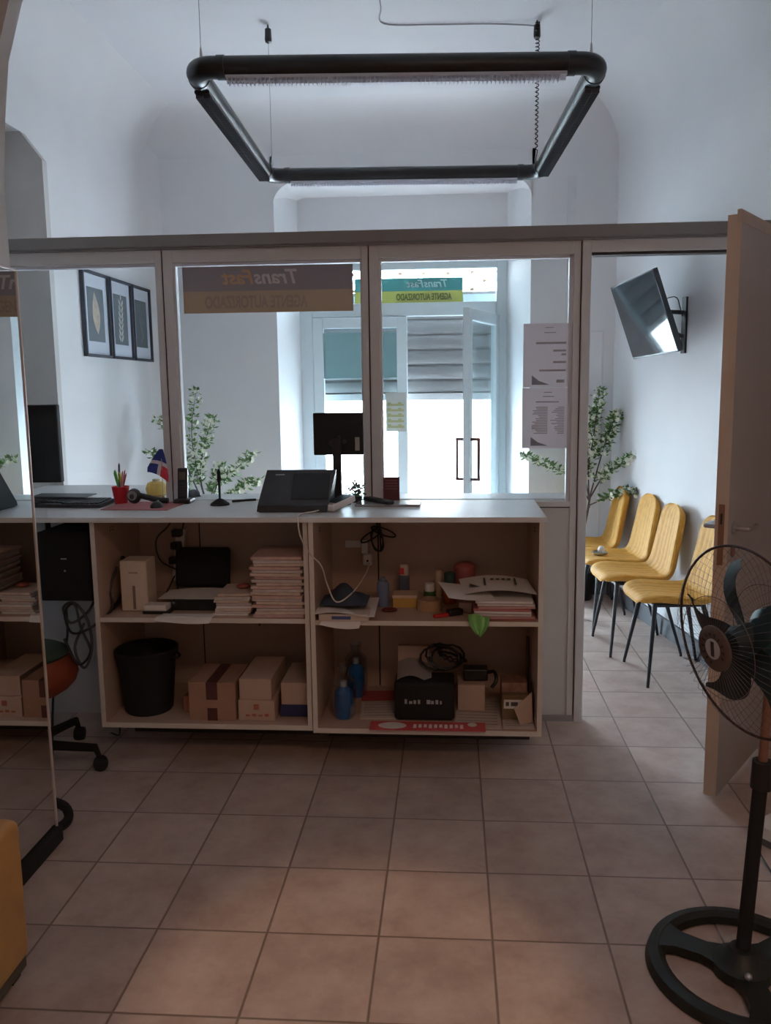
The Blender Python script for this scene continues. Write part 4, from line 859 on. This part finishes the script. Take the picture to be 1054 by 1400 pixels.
for k in range(7):
    for j in range(2): mb.box(-0.08+k*0.02, -0.07+k*0.02, -0.012+j*0.015, -0.004+j*0.015, 0.018, 0.020)
mb.build('buttons', mat('btn_dark', (0.08, 0.08, 0.09), 0.5), rm)
hk = MB().tube(curve_pts([(0, 0, 0), (-0.004, 0, 0.02), (-0.008, 0, 0.035), (-0.001, 0, 0.04), (0.002, 0, 0.03)], 5), 0.0016, 6).build('wire_clip', dark); hk.location = (-0.86, 1.97+0.06, 1.0785+0.14)
bpy.data.objects.remove(hk)
# PC tower under the worktop
pc = thing('computer_tower', 'black computer tower mounted under the worktop beside the mirror', 'computer', (-1.785, 1.49, 0.70))
MB().box(-0.115, 0.112, 0, 0.40, 0.0, 0.305, 0.006).build('case', black_matte, pc)
MB().box(-0.015, 0.01, -0.002, 0.0, 0.185, 0.19, 0).build('badge', mat('badge_grey', (0.35, 0.35, 0.33), 0.5), pc); MB().sphere((0.0, -0.002, 0.135), 0.005, 1).build('power_button', mat('btn_light', (0.3, 0.3, 0.3), 0.5), pc)
mb = MB(); 
for x in (-0.118, 0.112): mb.box(x, x+0.006, 0.08, 0.12, 0.0, 0.357)
mb.build('hanging_strap', black, pc)

# ================================================================== FAR ROOM
# pictures
def picture(label, y0, y1, art):
    t = thing('framed_picture', label, 'picture', (-2.419, (y0+y1)/2, 1.825), group='botanical pictures on the left wall'); w = (y1-y0)/2; h = 0.54
    fm = mat('picture_frame_navy', (0.02, 0.026, 0.045), 0.4)
    mb = MB()
    for a in ((-w, -w+0.016, 0, h), (w-0.016, w, 0, h), (-w, w, 0, 0.018), (-w, w, h-0.018, h)): mb.box(0, 0.026, a[0], a[1], a[2], a[3], 0.001)
    mb.build('frame', fm, t)
    MB().box(0, 0.008, -w+0.014, w-0.014, 0.016, h-0.016).build('mat_board', mat('mat_board', (0.62, 0.66, 0.74), 0.7, var=0.02), t)
    at = MB().box(0.008, 0.0095, -w*0.62, w*0.62, 0.10, h-0.10).build('print', mat('print_slate', (0.10, 0.125, 0.145), 0.5, var=0.15), t)
    mb = MB(); art(mb, w, h); mb.build('botanical_motif', mat('motif_'+label[:6].strip().replace(' ', '_'), (0.50, 0.42, 0.34) if 'single' in label else ((0.50, 0.50, 0.46) if 'sprig' in label else (0.17, 0.20, 0.21)), 0.6, var=0.2, scale=20), at)
def lf_shape(mb, cy_, cz, L_, wd, ang, x=0.0102):
    pts = []
    for k in range(9):
        t = k/8; pts.append((wd*math.sin(PI*t**0.9), -L_/2+L_*t))
    for k in range(7, 0, -1):
        t = k/8; pts.append((-wd*math.sin(PI*t**0.9), -L_/2+L_*t))
    c, s_ = math.cos(ang), math.sin(ang)
    mb.prism([(cy_+p[0]*c-p[1]*s_, cz+p[0]*s_+p[1]*c) for p in pts], x-0.0006, x, axis='x')
picture('nearest dark botanical picture showing a single tan leaf', 3.205, 3.60, lambda mb, w, h: lf_shape(mb, 0.0, h*0.52, 0.27, 0.055, 0.12))
def sprig(mb, w, h):
    for k in range(7):
        z = h*0.27+k*0.04
        for s_ in (-1, 1): lf_shape(mb, s_*0.022+0.01*(k-3)*0.3, z, 0.062, 0.011, -s_*0.6)
    lf_shape(mb, 0.01, h*0.27+0.30-0.02, 0.06, 0.008, 0)
picture('middle picture with a pale leafy sprig on slate', 3.62, 3.99, sprig)
def faint(mb, w, h):
    for k in range(8): lf_shape(mb, 0.0+0.02*math.sin(k), h*0.3+k*0.02, 0.12, 0.006, -0.9+k*0.25)
picture('farthest picture with a faint grey leaf near the corner', 4.01, 4.36, faint)

# TV
tvc = [Vector(v) for v in ((0.862, 3.5, 2.221), (0.994, 2.85, 2.235), (1.157, 2.88, 1.782), (1.012, 3.53, 1.766))]
cen = sum(tvc, Vector())/4+Vector((0.012, 0, 0)); tvc = [Matrix.Rotation(math.radians(-5), 3, 'Z') @ (v-cen)+cen for v in tvc]; ex = ((tvc[1]-tvc[0])+(tvc[2]-tvc[3])).normalized(); ez = ((tvc[0]-tvc[3])+(tvc[1]-tvc[2])).normalized()
en = ex.cross(ez); 
if en.x > 0: en = -en
ez = (ez-ex*ez.dot(ex)).normalized(); ey = -en   # local y points to the back
Rt = Matrix((ex, ey, ez)).transposed().to_4x4()
if Rt.to_3x3().determinant() < 0: ex = -ex; Rt = Matrix((ex, ey, ez)).transposed().to_4x4()
tv = thing('television', 'black flat television tilted down on a wall arm', 'television', cen)
tv.rotation_euler = Rt.to_euler()
tw, th_ = 0.365, 0.238
MB().box(-tw, tw, 0.0, 0.03, -th_, th_, 0.004).build('tv_body', dark, tv)
MB().box(-tw+0.008, tw-0.008, -0.0015, 0.0, -th_+0.012, th_-0.008).build('screen', mat('tv_screen', (0.02, 0.022, 0.026), 0.06, var=0.05), tv)
MB().box(-0.30, 0.30, 0.03, 0.062, -0.225, -0.02, 0.008).build('rear_bulge', black, tv)
wp = Vector((wall_right_x(3.22), 3.22, 1.96))
br = thing('tv_bracket', 'black articulated wall bracket holding the television', 'bracket', wp)
MB().box(-0.012, 0.0, -0.03, 0.03, -0.17, 0.16, 0.002, R=RZ(0.15)).build('wall_plate', black, br)
bkp = (cen+ey*0.05)-wp
mb = MB()
for dz in (-0.07, 0.07):
    mb.tube([(-0.01, 0, dz), ((bkp.x)*0.5, 0.09+bkp.y*0.5, dz*0.8+bkp.z*0.5), tuple(bkp+ez*dz*0.7)], 0.013, 8)
mb.tube([((bkp.x)*0.5, 0.09+bkp.y*0.5, -0.08), ((bkp.x)*0.5, 0.09+bkp.y*0.5, 0.08)], 0.012, 8)
mb.build('arm', black, br)
MB().tube(curve_pts([tuple(bkp+ez*0.05), (-0.08, -0.03, 0.16), (-0.04, -0.02, 0.10), (-0.02, 0, 0.05)], 5), 0.003, 6).build('cable', black, br)

# chairs
def chair(label):
    t = thing('padded_chair', label, 'chair', group='mustard padded chairs along the right wall')
    prof = curve_pts([(-0.225, 0.437), (-0.215, 0.462), (-0.15, 0.474), (0.0, 0.462), (0.12, 0.458), (0.165, 0.480), (0.19, 0.53), (0.212, 0.64), (0.235, 0.76), (0.252, 0.85), (0.256, 0.885)], 7)
    prof = [Vector((p[0], 0, p[1])) for p in [(q.x, q.y) if False else (q[0], q[1]) for q in prof]]
    n = len(prof); nv = 36
    def wid(s):
        if s < 0.16: return 0.205*(1-((0.16-s)/0.16)**2.6*0.75)**0.5
        if s < 0.42: return 0.208
        if s < 0.62: return 0.208-0.022*(s-0.42)/0.2
        if s < 0.86: return 0.186-0.016*(s-0.62)/0.24
        return 0.170*(max(0.0, 1-((s-0.86)/0.14)**2.6*0.90))**0.5
    L = [0]
    for i in range(1, n): L.append(L[-1]+(prof[i]-prof[i-1]).length)
    L = [a/L[-1] for a in L]
    b = bmesh.new(); top = []; bot = []
    for i in range(n):
        tg = (prof[min(i+1, n-1)]-prof[max(i-1, 0)]).normalized(); nn = Vector((-tg.z, 0, tg.x)); w = wid(L[i]); rt_, rb_ = [], []
        ee = math.sin(PI*min(1, max(0, L[i]*14))/2)*math.sin(PI*min(1, (1-L[i])*14)/2)
        for j in range(nv+1):
            v = -1+2*j/nv; e2 = math.sqrt(max(0.0, 1-abs(v)**8))
            puff = 0.0035*abs(math.sin(v*PI*3.5))*(1 if L[i] > 0.04 else 0)
            curl = 0.022*(abs(v)**3)*min(1, L[i]*6)
            base = prof[i]+Vector((0, v*w, 0))+nn*curl
            rt_.append(b.verts.new(base+nn*((0.014+puff)*ee*e2))); rb_.append(b.verts.new(base-nn*(0.032*ee*e2+0.001)))
        top.append(rt_); bot.append(rb_)
    for i in range(n-1):
        for j in range(nv):
            b.faces.new((top[i][j], top[i+1][j], top[i+1][j+1], top[i][j+1])); b.faces.new((bot[i][j], bot[i][j+1], bot[i+1][j+1], bot[i+1][j]))
        b.faces.new((top[i][0], bot[i][0], bot[i+1][0], top[i+1][0])); b.faces.new((top[i][nv], top[i+1][nv], bot[i+1][nv], bot[i][nv]))
    for j in range(nv):
        b.faces.new((top[0][j], top[0][j+1], bot[0][j+1], bot[0][j])); b.faces.new((top[-1][j], bot[-1][j], bot[-1][j+1], top[-1][j+1]))
    m_ = MB(); m_.b.free(); m_.b = b; m_.build('padded_shell', yellow_f, t, smooth=True)
    legm = mat('black_leg', (0.014, 0.014, 0.02), 0.35)
    mb = MB(); mb.box(-0.14, 0.14, -0.12, 0.12, 0.415, 0.428, 0.002); mb.build('under_frame', legm, t)
    for sx_, fx in ((-1, -0.185), (1, 0.235)):
        for sy_ in (-1, 1):
            MB().tube([(sx_*0.13, sy_*0.12, 0.43), (fx, sy_*0.21, 0.012), (fx, sy_*0.21, 0.0)], [0.014, 0.0085, 0.0085], 12).build('leg', legm, t, smooth=True)
    return t
labs = ['mustard padded chair farthest away, in the corner by the blossom plant', 'second mustard chair from the corner, ashtray on its seat', 'mustard chair seen whole between the ashtray chair and the half hidden chair', 'nearest mustard chair, half hidden behind the open door']
cpos = [(0.862, 4.03), (0.965, 3.585), (0.995, 3.125), (1.095, 2.63)]
c0 = chair(labs[0])
for i, (x, y) in enumerate(cpos):
    o = c0 if i == 0 else copy_tree(c0)
    o.location = (x, y, 0); o.rotation_euler = (0, 0, (0.02, 0.10, 0.08, 0.09)[i]); o['label'] = labs[i]
ash = thing('ashtray', 'small metal dish with crumpled white tissue on the second chair', 'ashtray', (0.87, 3.56, 0.492))
MB().lathe([(0.03, 0), (0.048, 0.004), (0.052, 0.014), (0.046, 0.012), (0.03, 0.006)], 20).build('dish', chrome, ash, smooth=True)
MB().sphere((0.012, 0.01, 0.03), 0.024, 2, (1, 1, 1.1)).build('tissue', paper, ash)

# blossom plants
def blossom(label, loc, pot_h, trunk, branches, seed, dens=1.0):
    rnd = random.Random(seed)
    t = thing('blossom_plant', label, 'plant', loc, group=None)
    MB().lathe([(0.085, 0), (0.09, 0.01), (0.115, pot_h), (0.11, pot_h), (0.10, pot_h-0.03)], 24, cap=True).build('pot', black, t, smooth=True)
    mb = MB(); ml = MB(); mf = MB()
    mb.tube(curve_pts(trunk, 6), [0.012-0.005*i/(6*(len(trunk)-1)) for i in range(6*(len(trunk)-1)+1)], 8)
    for br_ in branches:
        P = curve_pts(br_, 10); m = len(P)
        mb.tube(P, [0.006-0.0045*i/(m-1) for i in range(m)], 6)
        for i in range(int(m*0.28), m):
            for q in range(int(11*dens)):
                a = rnd.uniform(0, 2*PI); d = Vector((math.cos(a), math.sin(a), rnd.uniform(-0.5, 0.9))).normalized(); p = P[i]+d*rnd.uniform(0.0, 0.03)
                tip = p+d*rnd.uniform(0.03, 0.055)
                side = d.cross(Vector((rnd.uniform(-1, 1), rnd.uniform(-1, 1), 1))).normalized()*rnd.uniform(0.009, 0.014); md = (p+tip)/2; dn = Vector((0, 0, -0.004))
                if rnd.random() < 0.70:
                    v = [ml.b.verts.new(x) for x in (p, md+side+dn, tip, md-side+dn, md)]
                    ml.b.faces.new((v[0], v[1], v[4])); ml.b.faces.new((v[1], v[2], v[4])); ml.b.faces.new((v[2], v[3], v[4])); ml.b.faces.new((v[3], v[0], v[4]))
                else:
                    c = p+d*0.02; n1 = d.orthogonal().normalized(); n2 = d.cross(n1); rr = rnd.uniform(0.012, 0.019)
                    ce = mf.b.verts.new(c)
                    for k in range(5):
                        a0 = 2*PI*k/5; u_ = n1*math.cos(a0)+n2*math.sin(a0); w_ = n1*(-math.sin(a0))+n2*math.cos(a0)
                        mf.b.faces.new((ce, mf.b.verts.new(c+u_*rr*0.7+w_*rr*0.5+d*0.004), mf.b.verts.new(c+u_*rr+d*0.007), mf.b.verts.new(c+u_*rr*0.7-w_*rr*0.5+d*0.004)))
    mb.build('branches', bark, t, smooth=True); ml.build('leaves', leaf_m, t); mf.build('blossoms', flower_m, t)
    return t
O = Vector((0.86, 4.285, 0))
def rel(L_, O): return [tuple(Vector(p)-O) for p in L_]
blossom('cream blossom plant in the corner behind the mustard chairs', tuple(O), 0.22,
        rel([(0.86, 4.285, 0.2), (0.87, 4.285, 0.45), (0.905, 4.28, 0.68), (0.92, 4.27, 0.80)], O),
        [rel(b_, O) for b_ in (
            [(0.915, 4.27, 0.70), (0.90, 4.24, 1.0), (0.93, 4.20, 1.3), (0.955, 4.18, 1.58)],
            [(0.915, 4.27, 0.75), (0.86, 4.24, 1.05), (0.88, 4.22, 1.32), (0.91, 4.2, 1.45)],
            [(0.92, 4.27, 0.80), (1.0, 4.22, 1.15), (1.05, 4.2, 1.30), (1.09, 4.2, 1.40)],
            [(0.92, 4.27, 0.78), (1.00, 4.18, 0.95), (1.10, 4.05, 1.06), (1.27, 3.9, 1.15)],
            [(0.915, 4.27, 0.72), (1.02, 4.12, 0.80), (1.12, 3.98, 0.86), (1.19, 3.9, 0.86)],
            [(0.91, 4.27, 0.76), (0.80, 4.24, 0.93), (0.62, 4.2, 1.02), (0.42, 4.2, 1.10)])], 3, 1.15)
O2 = Vector((-1.86, 3.9, 0))
blossom('cream blossom plant behind the middle pane near the left corner', tuple(O2), 0.35,
        rel([(-1.86, 3.9, 0.3), (-1.87, 3.9, 0.55), (-1.87, 3.9, 0.72), (-1.88, 3.9, 0.8)], O2),
        [rel(b_, O2) for b_ in (
            [(-1.88, 3.9, 0.75), (-1.94, 3.9, 1.0), (-1.97, 3.88, 1.3), (-1.93, 3.9, 1.60)],
            [(-1.88, 3.9, 0.76), (-1.92, 3.88, 1.0), (-1.86, 3.85, 1.25), (-1.80, 3.85, 1.42)],
            [(-1.88, 3.9, 0.72), (-1.78, 3.85, 0.95), (-1.64, 3.8, 1.05), (-1.50, 3.78, 1.16)],
            [(-1.88, 3.9, 0.70), (-1.70, 3.82, 0.84), (-1.58, 3.78, 0.93), (-1.47, 3.75, 0.97)],
            [(-1.89, 3.9, 0.75), (-2.0, 3.9, 1.0), (-2.1, 3.92, 1.25), (-2.24, 3.95, 1.40)],
            [(-1.89, 3.9, 0.72), (-2.02, 3.9, 0.88), (-2.14, 3.9, 1.03), (-2.30, 3.92, 1.17)],
            [(-1.88, 3.9, 0.74), (-1.83, 3.88, 0.9), (-1.78, 3.86, 1.0), (-1.76, 3.84, 1.08)])], 11, 0.85)

# ================================================================== NEAR ROOM
# standing mirror
mi = thing('standing_mirror', 'tall frameless standing mirror on a black base at the left edge', 'mirror', (-1.545, 0.49, 0))
msurf = bpy.data.materials.new('mirror_silver'); msurf.use_nodes = True
b_ = msurf.node_tree.nodes['Principled BSDF']; b_.inputs['Metallic'].default_value = 1; b_.inputs['Roughness'].default_value = 0.0; b_.inputs['Base Color'].default_value = (0.72, 0.74, 0.74, 1)
nzz = msurf.node_tree.nodes.new('ShaderNodeTexNoise'); nzz.inputs['Scale'].default_value = 2; mrr = msurf.node_tree.nodes.new('ShaderNodeMapRange'); mrr.inputs[3].default_value = 0.0; mrr.inputs[4].default_value = 0.012
msurf.node_tree.links.new(nzz.outputs[0], mrr.inputs[0]); msurf.node_tree.links.new(mrr.outputs[0], b_.inputs['Roughness'])
MB().box(0.008, 0.012, -0.298, 0.297, 0.062, 1.992).build('mirror_glass', msurf, mi)
MB().box(-0.010, 0.008, -0.298, 0.297, 0.062, 1.992).build('backing', black, mi)
mb = MB(); mb.box(-0.012, 0.0165, 0.297, 0.302, 0.058, 1.997, 0.001); mb.box(-0.012, 0.0165, -0.303, -0.298, 0.058, 1.997, 0.001); mb.box(-0.012, 0.0165, -0.303, 0.302, 1.992, 1.998, 0.001)
mb.build('edge_strip', mat('pale_edge', (0.62, 0.56, 0.52), 0.4, metal=0.3), mi)
MB().box(-0.04, 0.03, -0.31, 0.31, 0.0, 0.058, 0.004).build('base', black_matte, mi)
MB().tube(curve_pts([(-0.03, 0.30, 0.02), (0.0, 0.40, 0.02), (-0.02, 0.43, 0.06), (-0.06, 0.36, 0.14), (-0.05, 0.31, 0.30)], 5), 0.018, 8).build('rear_foot', black_matte, mi, smooth=True)
# armchair
ac = thing('yellow_armchair', 'mustard upholstered block seat at the bottom left edge', 'seat', (-1.60, -0.23, 0))
MB().box(-0.31, 0.315, -0.375, 0.375, 0.05, 0.46, 0.03, seg=4).build('upholstered_block', mustard, ac, smooth=True)
MB().box(-0.27, 0.30, -0.36, 0.365, 0.02, 0.05).build('base_rail', mat('seat_base', (0.10, 0.08, 0.06), 0.7), ac)
for x, y in ((-0.26, -0.33), (0.27, -0.33), (-0.26, 0.33), (0.27, 0.33)): MB().box(x-0.02, x+0.02, y-0.02, y+0.02, 0, 0.02).build('foot', black, ac)
# office chair
oc = thing('office_chair', 'office chair with orange seat and green cushion under the desk', 'chair', (-1.93, 1.33, 0), rotz=0.0)
MB().lathe([(0.03, 0.06), (0.035, 0.10), (0.025, 0.11), (0.025, 0.36)], 16).build('gas_column', black, oc, smooth=True)
for k in range(5):
    a = k*2*PI/5+0.03
    lg_ = MB().tube([(0.02*math.cos(a), 0.02*math.sin(a), 0.115), (0.30*math.cos(a), 0.30*math.sin(a), 0.100), (0.318*math.cos(a), 0.318*math.sin(a), 0.05)], [0.024, 0.018, 0.010], 8).build('leg', black_matte, oc)
    MB().lathe([(0.010, -0.022), (0.029, -0.020), (0.031, -0.006), (0.031, 0.006), (0.029, 0.020), (0.010, 0.022)], 18, R=T(0.318*math.cos(a), 0.318*math.sin(a), 0.031) @ RZ(a+0.4) @ RX(PI/2)).build('caster', black_matte, lg_, smooth=True)
MB().sphere((-0.04, 0.07, 0.40), 0.24, 3, (1.0, 0.9, 0.5)).build('seat', mat('orange_fabric', (0.22, 0.03, 0.008), 0.8, var=0.15, scale=20), oc, smooth=True)
MB().sphere((-0.05, 0.08, 0.485), 0.21, 3, (1.0, 0.9, 0.2)).build('cushion', mat('green_fabric', (0.04, 0.075, 0.05), 0.85, var=0.1, scale=20), oc, smooth=True)
# stand fan
fn = thing('pedestal_fan', 'black and teal pedestal fan on a round base at the right', 'fan', (0.675, 0.235, 0))
mb = MB()
R0 = 0.232
prof = [(R0-0.034, 0.006), (R0-0.03, 0.026), (R0-0.012, 0.036), (R0+0.014, 0.030), (R0+0.022, 0.004)]
nn_ = 56; rings = [[mb.b.verts.new((r_*math.cos(2*PI*i/nn_), r_*math.sin(2*PI*i/nn_), z)) for i in range(nn_)] for r_, z in prof]
for k in range(len(prof)):
    k2 = (k+1) % len(prof)
    for i in range(nn_): mb.b.faces.new((rings[k][i], rings[k][(i+1) % nn_], rings[k2][(i+1) % nn_], rings[k2][i]))
for k in range(3):
    a = math.radians(150)+k*2*PI/3; Rm = RZ(a)
    P = [(0.03, -0.055), (0.10, -0.032), (0.17, -0.036), (0.222, -0.062), (0.235, 0), (0.222, 0.062), (0.17, 0.036), (0.10, 0.032), (0.03, 0.055)]
    mb.prism(P, 0.008, 0.034, R=Rm)
mb.lathe([(0.078, 0.004), (0.078, 0.034), (0.05, 0.05), (0.034, 0.075)], 28)
mb.build('round_base', mat('fan_base_black', (0.008, 0.010, 0.006), 0.5, var=0.2), fn, smooth=True)
lean = Vector((0.045, 0.05, 0.57))
pole = MB().tube([(0, 0, 0.06), tuple(lean)], 0.019, 16).build('lower_pole', black_matte, fn, smooth=True)
MB().tube([tuple(lean+Vector((0, 0, -0.055))), tuple(lean+Vector((0, 0, 0.022)))], [0.029, 0.026], 16).build('height_collar', black, pole, smooth=True)
MB().tube([tuple(lean), (0.055, 0.055, 0.84)], 0.0125, 14).build('inner_pole', mat('copper_pole', (0.36, 0.19, 0.13), 0.35, metal=0.5), fn, smooth=True)
MB().sphere((-0.015, -0.088, 0.055), 0.010, 2).build('base_screw', chrome, fn, smooth=True)
ax = Vector((-0.925, -0.37, -0.10)).normalized()
hub = Vector((0.545, 0.235, 0.93))-Vector((0.675, 0.235, 0))   # centre of the cage
hub = Vector((-0.037, 0.005, 0.938))
e1 = ax.cross(Vector((0, 0, 1))).normalized(); e2 = e1.cross(ax).normalized()
Rf = Matrix((e1, e2, ax)).transposed().to_4x4(); Rf.translation = hub
tealp = mat('fan_teal', (0.02, 0.085, 0.105), 0.4, var=0.1); bladem = mat('blade_teal', (0.010, 0.026, 0.033), 0.6, var=0.1)
mh = MB().lathe([(0.02, -0.24), (0.055, -0.225), (0.068, -0.16), (0.072, -0.08), (0.05, -0.06)], 28, R=Rf).build('motor_housing', tealp, fn, smooth=True)
mb = MB()
for k in range(18):
    a = 2*PI*k/18
    mb.box(0.066, 0.0735, -0.003, 0.003, -0.20, -0.10, R=Rf @ RZ(a))
mb.build('vent_ribs', black, mh)
MB().tube([(0.055, 0.055, 0.80), (0.06, 0.04, 0.89)], [0.028, 0.035], 14).build('neck', black, fn, smooth=True)
bl_ = MB().lathe([(0.045, -0.03), (0.045, 0.02), (0.03, 0.04), (0.005, 0.045)], 24, R=Rf).build('blade_hub', bladem, fn, smooth=True)
for k in range(5):
    a = PI/2+k*2*PI/5-0.1
    def bf(u, v, a=a):
        r_ = 0.035+u*0.185; w = 0.030+0.012*math.sin(PI*u); ca = a-0.30*math.sin(PI*u)+0.12*u
        w *= 1 if u < 0.88 else math.sqrt(max(0.12, 1-((u-0.88)/0.12)**2))
        s_ = (v-0.5)*w*2
        return Rf @ Vector((r_*math.cos(ca)-s_*math.sin(ca), r_*math.sin(ca)+s_*math.cos(ca), (v-0.5)*0.026))
    MB().sheet(bf, 22, 6, 0.002).build('blade', bladem, fn, smooth=True)
cg = mat('cage_wire', (0.16, 0.12, 0.11), 0.5, metal=0.5)
RC = 0.252
def cage(front, name):
    mb = MB(); s_ = 1 if front else -1; NR = 56
    def pt(r_, a): 
        z = s_*(0.085*math.cos(min(1, r_/RC)**2.2*PI/2)+0.004)
        return Rf @ Vector((r_*math.cos(a), r_*math.sin(a), z))
    for k in range(NR):
        a = 2*PI*k/NR; mb.tube([pt(r_, a+0.25*(r_/RC)) for r_ in (0.05, 0.10, 0.15, 0.20, 0.235, RC)], 0.0005, 4, cap=False)
    for r_, w in ((0.05, 0.0014), (0.135, 0.0010)): mb.tube([pt(r_, 2*PI*k/48) for k in range(48)], w, 5, closed=True)
    return mb.build(name, cg, fn)
cage(True, 'front_grille'); cage(False, 'rear_grille')
MB().tube([Rf @ Vector((RC*math.cos(2*PI*k/72), RC*math.sin(2*PI*k/72), 0)) for k in range(72)], 0.0038, 8, closed=True).build('cage_rim', mat('cage_rim', (0.06, 0.038, 0.034), 0.4, metal=0.3), fn, smooth=True)
bd = MB().lathe([(0.056, 0.083), (0.060, 0.087), (0.060, 0.092), (0.054, 0.095)], 32, R=Rf).build('badge', mat('badge_brown', (0.11, 0.07, 0.055), 0.35), fn, smooth=True)
MB().lathe([(0.027, 0.095), (0.027, 0.0965)], 28, R=Rf).build('badge_disc', mat('badge_pale', (0.45, 0.40, 0.38), 0.4), bd)
mb = MB()
for k in range(14):
    if k in (9, 10): continue
    mb.box(0.033, 0.043, -0.0025, 0.0025, 0.095, 0.0965, R=Rf @ RZ(2*PI*k/14))
mb.box(-0.020, 0.020, -0.006, 0.006, 0.0965, 0.0972, R=Rf @ RZ(PI/2))
mb.build('badge_lettering', mat('badge_letter', (0.035, 0.03, 0.03), 0.4), bd)
# low box at the right edge
lb = thing('low_white_box', 'low white box with grey plinth at the right edge behind the fan', 'box', (1.13, 0.86, 0), rotz=-0.95)
MB().box(-0.15, 0.15, -0.13, 0.13, 0.03, 0.075, 0.004).build('body', white_p, lb); MB().box(-0.14, 0.14, -0.12, 0.12, 0, 0.03).build('plinth', mat('plinth_grey', (0.14, 0.14, 0.15), 0.6), lb)
cable('fan_cord', 'thin black fan cord loop resting by the right edge', [(0.70, 0.26, 0.012), (0.80, 0.36, 0.006), (0.92, 0.60, 0.006), (0.94, 0.84, 0.006), (1.02, 1.02, 0.006), (1.25, 1.05, 0.006), (1.55, 0.9, 0.006)], 0.004)
